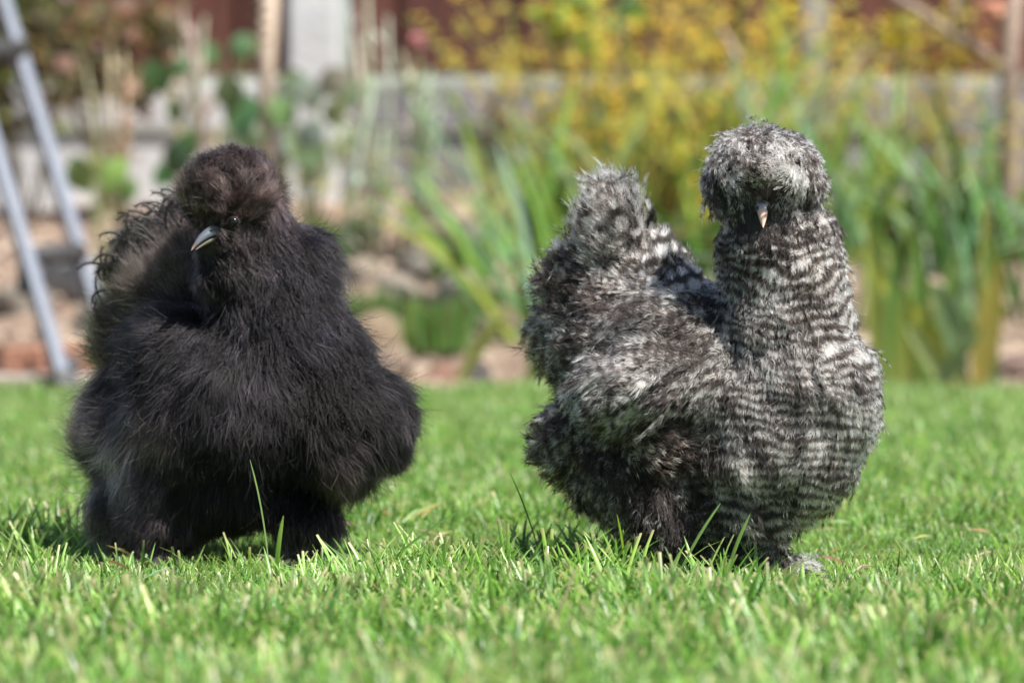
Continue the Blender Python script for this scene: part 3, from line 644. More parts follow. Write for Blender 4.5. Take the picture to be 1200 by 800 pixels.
def body_mesh(blobs, name, voxel=.005):
    bm = bmesh.new()
    for b in blobs:
        c, r = Vector(b['c']), b['r']; m = Matrix.Translation(c) @ b.get('rotm', Matrix.Identity(4)) @ Matrix.Diagonal((*r, 1))
        bmesh.ops.create_uvsphere(bm, u_segments=24, v_segments=16, radius=1, matrix=m)
    me = bpy.data.meshes.new(name); bm.to_mesh(me); bm.free()
    tmp = bpy.data.objects.new('tmp', me); COL.objects.link(tmp)
    m = tmp.modifiers.new('r', 'REMESH'); m.mode = 'VOXEL'; m.voxel_size = voxel; m.use_smooth_shade = True
    s = tmp.modifiers.new('s', 'SMOOTH'); s.factor = .6; s.iterations = 22
    dg = bpy.context.evaluated_depsgraph_get(); out = bpy.data.meshes.new_from_object(tmp.evaluated_get(dg)); out.name = name
    bpy.data.objects.remove(tmp); bpy.data.meshes.remove(me); return out

def sample(me, n, rg):
    me.calc_loop_triangles(); nv = len(me.vertices)
    v = np.empty(nv * 3, np.float32); me.vertices.foreach_get('co', v); v = v.reshape(-1, 3).astype(float)
    vn = np.empty(nv * 3, np.float32); me.vertices.foreach_get('normal', vn); vn = vn.reshape(-1, 3).astype(float)
    t = np.empty(len(me.loop_triangles) * 3, np.int32); me.loop_triangles.foreach_get('vertices', t); t = t.reshape(-1, 3)
    a = np.linalg.norm(np.cross(v[t[:, 1]] - v[t[:, 0]], v[t[:, 2]] - v[t[:, 0]]), axis=1); a /= a.sum()
    f = rg.choice(len(t), n, p=a); u = rg.random((n, 2)); fl = u.sum(1) > 1; u[fl] = 1 - u[fl]; w0 = 1 - u.sum(1)
    P = v[t[f, 0]] * w0[:, None] + v[t[f, 1]] * u[:, :1] + v[t[f, 2]] * u[:, 1:]
    Nn = nz3(vn[t[f, 0]] * w0[:, None] + vn[t[f, 1]] * u[:, :1] + vn[t[f, 2]] * u[:, 1:])
    return P, Nn

def region_weights(P, blobs):
    D = []
    for b in blobs:
        q = P - np.array(b['c'])
        if 'rotm' in b: q = q @ np.array(b['rotm'].to_3x3())
        D.append((np.linalg.norm(q / np.array(b['r']), axis=1) - 1) * min(b['r']))
    D = np.array(D); W = np.exp(-(D - D.min(0)) / .006); return W / W.sum(0)

def blend(W, blobs, key, default):
    return sum(W[i][:, None] * np.atleast_1d(np.array(b.get(key, default), float))[None, :] for i, b in enumerate(blobs))

def groom(name, me, blobs, n_clumps, per, mat, parent, colour, seed=1, seg=6, width=.00022, keep=None, fly=.04, feather=False, vw=.40):
    rg = np.random.default_rng(seed)
    P, Nn = sample(me, n_clumps, rg); W = region_weights(P, blobs)
    if keep is not None:
        k = keep(P); P, Nn, W = P[k], Nn[k], W[:, k]
    n = len(P)
    F = np.zeros((n, 3))
    for i, b in enumerate(blobs):
        fl = np.tile(np.array(b.get('flow', (0, 0, -1)), float), (n, 1))
        if 'radial' in b: fl = nz3(P - np.array(b['radial'])) * b.get('radk', 1) + fl
        F += W[i][:, None] * nz3(fl)
    L = blend(W, blobs, 'len', .03)[:, 0]; lift = blend(W, blobs, 'lift', .35)[:, 0]; cl = blend(W, blobs, 'clump', .6)[:, 0]
    cr = blend(W, blobs, 'crad', .004)[:, 0]; jit = blend(W, blobs, 'jit', .25)[:, 0]; droop = blend(W, blobs, 'droop', .2)[:, 0]
    F = F - (F * Nn).sum(1, keepdims=True) * Nn; F = nz3(F)
    # whirl the flow a little so that the coat is not combed
    sw = snoise(P, 45, seed + 5)[:, None] * .45 + rg.normal(0, .16, (n, 1)); B = np.cross(Nn, F); F = nz3(F + B * sw)
    L = L * (1 + .22 * snoise(P, 60, seed + 9)) * rg.uniform(.7, 1.2, n) * (1.12 if feather else 1)
    lift = lift * rg.uniform(.5, 1.5, n); stray = rg.random(n) < .035; lift[stray] = np.minimum(1.1, lift[stray] * 2 + .15); L[stray] *= 1.15; groom.stray = stray
    d0 = nz3(F * (1 - lift[:, None] * .5) + Nn * lift[:, None] * 1.25 + rg.normal(0, .12, (n, 3)) * jit[:, None])
    d1 = nz3(F + Nn * (lift * .35)[:, None] + np.array([0, 0, -1.]) * droop[:, None] + rg.normal(0, .3, (n, 3)) * jit[:, None])
    m = n * per; I = np.repeat(np.arange(n), per)
    ang = rg.uniform(0, 2 * np.pi, m); rad = cr[I] * np.sqrt(rg.random(m)) * 1.4
    T1 = F[I]; T2 = np.cross(Nn[I], F[I])
    off = T1 * (np.cos(ang) * rad * 1.1)[:, None] + T2 * (np.sin(ang) * rad)[:, None]
    root = P[I] + off - Nn[I] * .0012
    sl = L[I] * rg.uniform(.72, 1.08, m)
    fan = (np.sin(ang) * rad / cr[I])[:, None] * T2
    isf = rg.random(m) < fly
    sd0 = nz3(d0[I] + rg.normal(0, .14, (m, 3)) * jit[I][:, None] + fan * .2); sd1 = nz3(d1[I] + rg.normal(0, .2, (m, 3)) * jit[I][:, None] + fan * .25 + isf[:, None] * (rg.normal(0, .6, (m, 3)) + Nn[I] * .4))
    sl[isf] *= 1.15
    ts = np.linspace(0, 1, seg); pos = np.empty((m, seg, 3)); wob = rg.normal(0, .0006, (m, 3)); ph = rg.uniform(0, 6, m)
    if feather:
        # barbs leave a curved shaft on both sides and sweep towards its tip
        s0 = rg.uniform(.08, .98, m); sg = rg.choice((-1., 1.), m); Lm = L[I]
        A = P[I] - Nn[I] * .001 + Lm[:, None] * (s0[:, None] * d0[I] + .8 * (s0 ** 2)[:, None] * (d1[I] - d0[I]))
        tan = nz3(d0[I] + 1.6 * s0[:, None] * (d1[I] - d0[I])); roll = rg.normal(0, .28, n)
        sd = nz3(T2 * np.cos(roll)[I][:, None] + Nn[I] * np.sin(roll)[I][:, None])
        th = (1.0 - .75 * s0 ** 2) * rg.uniform(.75, 1.2, m); bl = Lm * vw * (.75 + .25 * np.sin(np.pi * s0)) * rg.uniform(.75, 1.15, m)
        dr = nz3(tan * np.cos(th)[:, None] + sd * (sg * np.sin(th))[:, None] + rg.normal(0, .13, (m, 3)) + isf[:, None] * rg.normal(0, .5, (m, 3)) + Nn[I] * .06)
        lng = np.empty((m, seg))
        for k, t in enumerate(ts):
            pos[:, k] = A + bl[:, None] * (t * dr + .5 * t * t * (tan - dr) * .9) + wob * .5 * np.sin(ph + t * 7)[:, None]
            lng[:, k] = s0 * Lm + bl * t * np.cos(th * (1 - .4 * t))
        groom.dist = np.maximum(0, Lm[:, None] * 1.2 - lng)
    else:
      for k, t in enumerate(ts):
        p = root + sl[:, None] * (t * sd0 + .5 * t * t * (sd1 - sd0) * 1.6)
        p = p - off * (cl[I] * t ** 1.3 * .85 * (~isf))[:, None] + wob * np.sin(ph + t * 7)[:, None]
        pos[:, k] = p
      groom.dist = L[I][:, None] * (1 - ts[None, :]) * 1.0
    colr, alpha = colour(pos, ts, I, P, W, L, rg)
    c = bpy.data.hair_curves.new(name); c.add_curves([seg] * m)
    c.attributes['position'].data.foreach_set('vector', pos.astype(np.float32).ravel())
    ra = c.attributes.get('radius') or c.attributes.new('radius', 'FLOAT', 'POINT')
    tap = np.array([1, 1, .95, .8, .55, .18]) if seg == 6 else np.linspace(1, .2, seg)
    rr = (rg.uniform(.75, 1.25, m)[:, None] * width * tap[None, :]).astype(np.float32)
    ra.data.foreach_set('value', rr.ravel())
    ca = c.attributes.new('Col', 'FLOAT_COLOR', 'POINT'); cc = np.ones((m, seg, 4), np.float32); cc[:, :, :3] = colr; ca.data.foreach_set('color', cc.ravel())
    o = bpy.data.objects.new(name, c); COL.objects.link(o); c.materials.append(mat); o.parent = parent
    return o

def hair_mat(name, rough=.45, rr=.5):
    m, n, out = material(name); h = N(n, 'ShaderNodeBsdfHairPrincipled'); h.parametrization = 'COLOR'; a = N(n, 'ShaderNodeAttribute', attribute_name='Col')
    n.links.new(a.outputs['Color'], h.inputs['Color']); h.inputs['Roughness'].default_value = rough; h.inputs['Radial Roughness'].default_value = rr
    h.inputs['IOR'].default_value = 1.45; h.inputs['Random Roughness'].default_value = .2
    n.links.new(h.outputs[0], out.inputs[0]); return m
M_down = hair_mat('down_plumage', .5, .6); M_black = hair_mat('black_plumage', .38, .5); M_black.node_tree.nodes['Principled Hair BSDF'].inputs['IOR'].default_value = 1.38
M_skin_dark = plain('dark_skin', (.018, .014, .013), .8)

def px_frame(px0, py0, D):
    s = D / FPX
    def f(px, py, d=0): return ((px - px0) * s, d * s, (py0 - py) * s)
    return f, s

def beak_mesh(L, w_, h, hook, lower=False, n=9, m=10):
    """beak along +X from the base, hook bends down"""
    V = []; F = []
    for i in range(n + 1):
        t = i / n; taper = (1 - t ** 1.7) ** .75 + .02; zc = -hook * t ** 2.2
        for k in range(m):
            a = 2 * PI * k / m; y = math.cos(a) * w_ * taper; z = math.sin(a) * h * taper
            if not lower: z = max(z, -h * .25 * taper)
            else: z = min(z, h * .2 * taper)
            V.append((t * L, y, zc + z))
    for i in range(n):
        for k in range(m): F.append((i * m + k, i * m + (k + 1) % m, (i + 1) * m + (k + 1) % m, (i + 1) * m + k))
    F.append(tuple(range(m))); F.append(tuple(range(n * m + m - 1, n * m - 1, -1)))
    return V, F

def grad_mat(name, stops, axis=0, L=1, rough=.48):
    m, n, out = material(name); tc = N(n, 'ShaderNodeTexCoord'); sx = N(n, 'ShaderNodeSeparateXYZ'); n.links.new(tc.outputs['Object'], sx.inputs[0])
    mr = N(n, 'ShaderNodeMapRange'); mr.inputs['From Max'].default_value = L; n.links.new(sx.outputs[axis], mr.inputs[0])
    rp = ramp(n, stops); n.links.new(mr.outputs[0], rp.inputs[0]); b = N(n, 'ShaderNodeBsdfPrincipled'); b.inputs['Roughness'].default_value = rough
    n.links.new(rp.outputs[0], b.inputs[0]); nzt = N(n, 'ShaderNodeTexNoise'); nzt.inputs['Scale'].default_value = 300; bp = N(n, 'ShaderNodeBump'); bp.inputs['Strength'].default_value = .25; bp.inputs['Distance'].default_value = .0006
    n.links.new(tc.outputs['Object'], nzt.inputs[0]); n.links.new(nzt.outputs[0], bp.inputs['Height']); n.links.new(bp.outputs[0], b.inputs['Normal']); n.links.new(b.outputs[0], out.inputs[0]); return m

def beak(parent, base, direction, L, w_, h, up_stops, lo_stops, gape=.18, hook=.3):
    root = Vector(base); q = Vector(direction).to_track_quat('X', 'Z')
    up = link('upper_beak', mesh(*beak_mesh(L, w_, h, L * hook), 'upper_beak'), grad_mat('beak_horn', up_stops, 0, L), parent); up.location = root; up.rotation_euler = q.to_euler()
    lo = link('lower_beak', mesh(*beak_mesh(L * .86, w_ * .8, h * .55, L * hook * .5, True), 'lower_beak'), grad_mat('beak_horn_lower', lo_stops, 0, L), parent)
    lo.location = root + Vector((0, 0, -h * .45)); lo.rotation_euler = (q @ Euler((0, gape, 0)).to_quaternion()).to_euler()
    ns = MB(); 
    for s in (-1, 1): ns.tube([(L * .22, s * w_ * .80, h * .50), (L * .36, s * w_ * .76, h * .38)], [.0009, .0006], 6)
    no = link('nostrils', ns.mesh('nostrils'), M_skin_dark, up)
def eye(parent, loc, r, look):
    bm = bmesh.new(); bmesh.ops.create_uvsphere(bm, u_segments=20, v_segments=14, radius=r); me = bpy.data.meshes.new('eye'); bm.to_mesh(me); bm.free()
    for p in me.polygons: p.use_smooth = True
    m = bpy.data.materials.get('eye_gloss') or plain('eye_gloss', (.004, .003, .003), .12, 0, .4, .3)
    e = link('eye', me, m, parent); e.location = loc
    # eyelid ring
    q = Vector(look).normalized(); a = q.cross(Vector((0, 0, 1))).normalized(); b = q.cross(a); mb = MB()
    pts_ = [q * r * .35 + (a * math.cos(t) + b * math.sin(t) * .85) * r * 1.02 for t in np.linspace(0, 2 * PI, 17)]
    mb.tube(pts_, r * .16, 6, cap=False); link('eyelid', mb.mesh('eyelid'), M_skin_dark, e)

def foot(parent, loc, rz, s=1.0, top=.07):
    t = empty('foot', loc, rz); t.parent = parent
    mb = MB(); mb.tube([(0, .01, top), (0, .004, top * .5), (0, 0, .008)], [.0065, .0055, .006], 8)
    for a, L in ((-.55, .042), (0, .052), (.55, .044), (2.6, .022), (3.5, .020)):
        d = Vector((math.sin(a), -math.cos(a), 0)); P_ = [Vector((0, 0, .008)), d * L * .4 + Vector((0, 0, .009)), d * L * .8 + Vector((0, 0, .006)), d * L + Vector((0, 0, .004))]
        mb.tube(P_, [.005, .0042, .0036, .0022], 6)
    shank = link('shank', mb.mesh('shank'), M_skin_dark, t)
    cb = MB()
    for a, L in ((-.55, .042), (0, .052), (.55, .044)):
        d = Vector((math.sin(a), -math.cos(a), 0)); cb.tube([d * L + Vector((0, 0, .0045)), d * (L + .006) + Vector((0, 0, .004)), d * (L + .011) + Vector((0, 0, .000))], [.002, .0015, .0004], 5)
    link('claws', cb.mesh('claws'), plain('claw_horn', (.2, .18, .16), .4), t)

def build_blobs(spec, f, s):
    out = []
    for (px, py, d, rx, ry, rz, kw) in spec:
        b = dict(c=f(px, py, d), r=(rx * s, ry * s, rz * s)); b.update(kw)
        for k in ('len', 'crad'):
            if k in b: b[k] = b[k] * s
        if 'radial' in b: b['radial'] = f(*b['radial'])
        if 'rot' in b: b['rotm'] = Euler(b['rot']).to_matrix().to_4x4()
        out.append(b)
    return out

# ------------------------------------------------------------------ black hen
D1 = 3.03; PY1 = 250 + FPX * CAM_H / D1
f1, s1 = px_frame(265, PY1, D1)
hen1 = empty('silkie_hen', (at(265, 600, D1).x, D1, 0), label='fluffy black silkie hen with grey beak, looking left on the lawn', cat='hen', group='silkie hens on the lawn')
spec1 = [
 (352, 305, 25, 34, 38, 40, dict(flow=(.45, -.1, -1), len=40, lift=.35, clump=.92, crad=6.5, jit=.6, tint=(.020, .017, .019))),
 (382, 428, 15, 44, 50, 66, dict(flow=(.35, -.1, -1), len=48, lift=.35, clump=.92, crad=6.5, jit=.6, tint=(.016, .014, .016))),
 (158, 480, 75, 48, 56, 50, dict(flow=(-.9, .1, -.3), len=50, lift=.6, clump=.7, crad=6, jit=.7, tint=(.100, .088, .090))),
 (290, 442, -44, 22, 24, 24, dict(flow=(-.1, -.1, -1), len=36, lift=.4, clump=.92, crad=7, jit=.6, tint=(.055, .05, .052))),
 (392, 520, -50, 24, 24, 28, dict(flow=(.3, -.1, -1), len=44, lift=.45, clump=.92, crad=7, jit=.6, tint=(.060, .05, .05))),
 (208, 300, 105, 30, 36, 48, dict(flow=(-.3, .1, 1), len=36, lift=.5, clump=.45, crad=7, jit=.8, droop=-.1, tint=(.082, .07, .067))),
 (322, 395, 18, 74, 76, 118, dict(flow=(.3, -.1, -1), len=48, lift=.32, clump=.92, crad=6.5, jit=.55, tint=(.016, .014, .017))),
 (270, 480, 30, 130, 100, 110, dict(flow=(-.1, -.1, -1), len=50, lift=.35, clump=.92, crad=7, jit=.6, tint=(.016, .014, .016))),
 (215, 455, 70, 72, 86, 76, dict(flow=(-1, .2, -.5), len=50, lift=.3, clump=.88, crad=7, jit=.5, tint=(.014, .0125, .014))),
 (202, 562, 30, 64, 64, 72, dict(flow=(-.3, -.1, -1), len=44, lift=.5, clump=.88, crad=7, jit=.6, tint=(.088, .078, .080))),
 (402, 480, 15, 54, 52, 60, dict(flow=(.5, -.1, -1), len=44, lift=.38, clump=.92, crad=7, jit=.6, tint=(.016, .014, .016))),
 (274, 226, 0, 54, 52, 44, dict(radial=(276, 245, 5), radk=1.2, flow=(0, 0, .0), len=26, lift=.95, clump=.35, crad=4, jit=.8, droop=.1, tint=(.066, .053, .052))),
 (262, 250, -30, 30, 26, 26, dict(radial=(262, 290, -10), radk=.8, flow=(-.1, -.4, .5), len=17, lift=.6, clump=.3, crad=3, jit=.7, droop=.05, tint=(.068, .056, .053))),
 (262, 283, -28, 30, 28, 22, dict(flow=(.3, 0, -.6), len=13, lift=.35, clump=.4, crad=3, jit=.6, face=1, tint=(.018, .015, .016))),
 (268, 318, -12, 36, 34, 34, dict(flow=(.15, -.1, -1), len=26, lift=.5, clump=.5, crad=4, jit=.7, tint=(.028, .023, .024))),
 (306, 272, 10, 32, 36, 34, dict(flow=(.6, 0, -1), len=28, lift=.5, clump=.5, crad=4, jit=.7, tint=(.022, .018, .020))),
 (318, 330, 20, 58, 58, 70, dict(flow=(.35, -.1, -1), len=44, lift=.32, clump=.92, crad=6.5, jit=.5, tint=(.017, .015, .018))),
 (328, 400, 12, 70, 74, 75, dict(flow=(.3, -.1, -1), len=48, lift=.32, clump=.92, crad=6.5, jit=.55, tint=(.016, .014, .017))),
 (390, 488, 5, 74, 78, 74, dict(flow=(.3, -.1, -1), len=50, lift=.38, clump=.92, crad=7, jit=.6, tint=(.016, .014, .016))),
 (452, 500, 30, 28, 40, 46, dict(flow=(.8, 0, -.8), len=30, lift=.45, clump=.88, crad=7, jit=.6, tint=(.022, .018, .018))),
 (290, 470, 40, 120, 120, 105, dict(flow=(-.1, -.1, -1), len=50, lift=.35, clump=.92, crad=7, jit=.6, tint=(.017, .015, .017))),
 (215, 425, 40, 70, 80, 60, dict(flow=(-1, .2, -.45), len=50, lift=.3, clump=.88, crad=7, jit=.5, tint=(.014, .0125, .014))),
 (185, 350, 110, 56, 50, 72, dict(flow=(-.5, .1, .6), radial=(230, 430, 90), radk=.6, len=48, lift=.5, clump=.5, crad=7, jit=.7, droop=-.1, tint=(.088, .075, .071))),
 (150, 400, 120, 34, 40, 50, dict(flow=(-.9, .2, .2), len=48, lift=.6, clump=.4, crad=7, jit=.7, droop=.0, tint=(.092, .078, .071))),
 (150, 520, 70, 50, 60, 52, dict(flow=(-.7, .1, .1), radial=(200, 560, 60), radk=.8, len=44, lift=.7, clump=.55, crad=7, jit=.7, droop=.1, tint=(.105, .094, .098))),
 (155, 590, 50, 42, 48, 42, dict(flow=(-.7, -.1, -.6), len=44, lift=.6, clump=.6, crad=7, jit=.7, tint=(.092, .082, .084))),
 (205, 490, -28, 30, 26, 20, dict(flow=(-.25, -.2, -.6), len=48, lift=.6, clump=.92, crad=6, jit=.7, tint=(.10, .082, .079))),
 (268, 560, 20, 82, 76, 58, dict(flow=(-.05, -.1, -1), len=36, lift=.25, clump=.92, crad=7, jit=.5, tint=(.012, .011, .012))),
 (356, 600, 0, 38, 40, 42, dict(flow=(.1, -.1, -1), len=32, lift=.4, clump=.92, crad=7, jit=.6, tint=(.020, .018, .019))),
 (195, 615, 0, 46, 42, 34, dict(flow=(-.2, -.1, -1), len=34, lift=.4, clump=.88, crad=7, jit=.6, tint=(.028, .024, .025))),
 (360, 640, -10, 20, 26, 16, dict(flow=(.1, -.2, -1), len=20, lift=.5, clump=.6, crad=4, jit=.6, tint=(.17, .155, .16))),
 (188, 652, -18, 34, 26, 9, dict(flow=(-.2, -.8, -.1), len=26, lift=.5, clump=.6, crad=4, jit=.7, tint=(.17, .155, .16))),
]
blobs1 = build_blobs(spec1, f1, s1)
me1 = body_mesh(blobs1, 'body'); link('body', me1, M_skin_dark, hen1)
def col_black(pos, ts, I, P, W, L, rg):
    m = len(I); base = blend(W, blobs1, 'tint', (.02, .017, .018))
    pt = snoise(P, 38, 3)[:, None]; warm = snoise(P, 22, 8)[:, None]
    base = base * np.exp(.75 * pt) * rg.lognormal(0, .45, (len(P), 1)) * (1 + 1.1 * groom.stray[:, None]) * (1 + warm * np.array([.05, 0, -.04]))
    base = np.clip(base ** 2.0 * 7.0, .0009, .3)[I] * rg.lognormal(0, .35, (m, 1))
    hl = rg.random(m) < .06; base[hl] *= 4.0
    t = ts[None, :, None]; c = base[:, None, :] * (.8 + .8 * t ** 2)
    return np.clip(c, .0010, .6), None
fa = np.array(f1(240, 284, -62)); ea = np.array(f1(279, 260, -54))
def keep1(P):
    d1 = np.linalg.norm((P - fa) / np.array([24, 26, 11]) / s1, axis=1); d2 = np.linalg.norm((P - ea) / s1, axis=1)
    return (d1 > 1) & (d2 > 9)
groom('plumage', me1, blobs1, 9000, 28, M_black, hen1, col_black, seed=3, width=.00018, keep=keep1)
beak(hen1, f1(260, 272, -44), (-.80, -.56, -.14), 39 * s1, 7.5 * s1, 10 * s1,
     [(0, (.04, .05, .065)), (.5, (.085, .105, .14)), (.85, (.12, .12, .13)), (1, (.30, .18, .12))], [(0, (.05, .05, .05)), (.6, (.16, .15, .10)), (1, (.45, .34, .26))], .10, .40)
eye(hen1, Vector(f1(279, 260, -54)), 6.4 * s1, (-.1, -1, .05))
ns = MB(); 
foot(hen1, f1(195, PY1, -10), -.15); foot(hen1, f1(355, PY1, -5), .2)
# curled tail plumes of the black hen
M_plume = hair_mat('plume', .4, .5)
def plumes(parent, f, s, specs, colr):
    allv = []
    for i, (px, py, d, L, ang, curl) in enumerate(specs):
        p0 = Vector(f(px, py, d)); n = 14; a = ang; p = p0.copy(); P_ = [p.copy()]
        dy = rnd.uniform(-.25, .25)
        for k in range(n):
            a += curl / n * (0.3 + 1.6 * (k / n)); p = p + Vector((math.cos(a), dy, math.sin(a))) * (L * s / n); P_.append(p.copy())
        mb = MB(); mb.tube(P_, [.0012 * (1 - .7 * k / n) for k in range(n + 1)], 5)
        for k in range(3, n + 1):            # short barbs
            for sgn in (-1, 1):
                for q in range(3):
                    t = (P_[k] - P_[k - 1]).normalized(); b = t.cross(Vector((0, 1, 0))).normalized() * sgn; c = P_[k - 1].lerp(P_[k], q / 3); e = c + (b * .7 + t * .9 + Vector((0, rnd.uniform(-.5, .5), 0))) * s * rnd.uniform(4, 8)
                    w2 = t * s * .45; mb.add([c - w2, c + w2, e], [(0, 1, 2)])
        o = link('tail_plume', mb.mesh('tail_plume'), M_plume_mesh, parent)
M_plume_mesh = plain('plume_black', (.022, .019, .019), .5)
sp = []
for i in range(60):
    t = rnd.random(); px = 112 + t * 104; py = 335 - 96 * t ** .6
    px += 8 - 8 * t + rnd.uniform(-4, 10); py += 12 + rnd.uniform(-8, 14)
    ang = rnd.gauss(2.45 - t * .85, .3); sp.append((px, py, rnd.uniform(70, 120), rnd.uniform(34, 62), ang, rnd.choice((-1, 1, 1)) * rnd.uniform(.8, 3.4)))
sp += [(218, 262, 100, 52, 2.0, .9), (216, 266, 105, 48, 2.1, .6), (120, 390, 100, 50, 2.6, -1.6), (118, 370, 110, 60, 2.3, -1.2), (150, 440, 60, 40, 2.2, -1.4), (160, 450, 60, 36, 2.0, -1.5), (155, 460, 55, 36, 2.4, -1.0)]
plumes(hen1, f1, s1, sp, None)

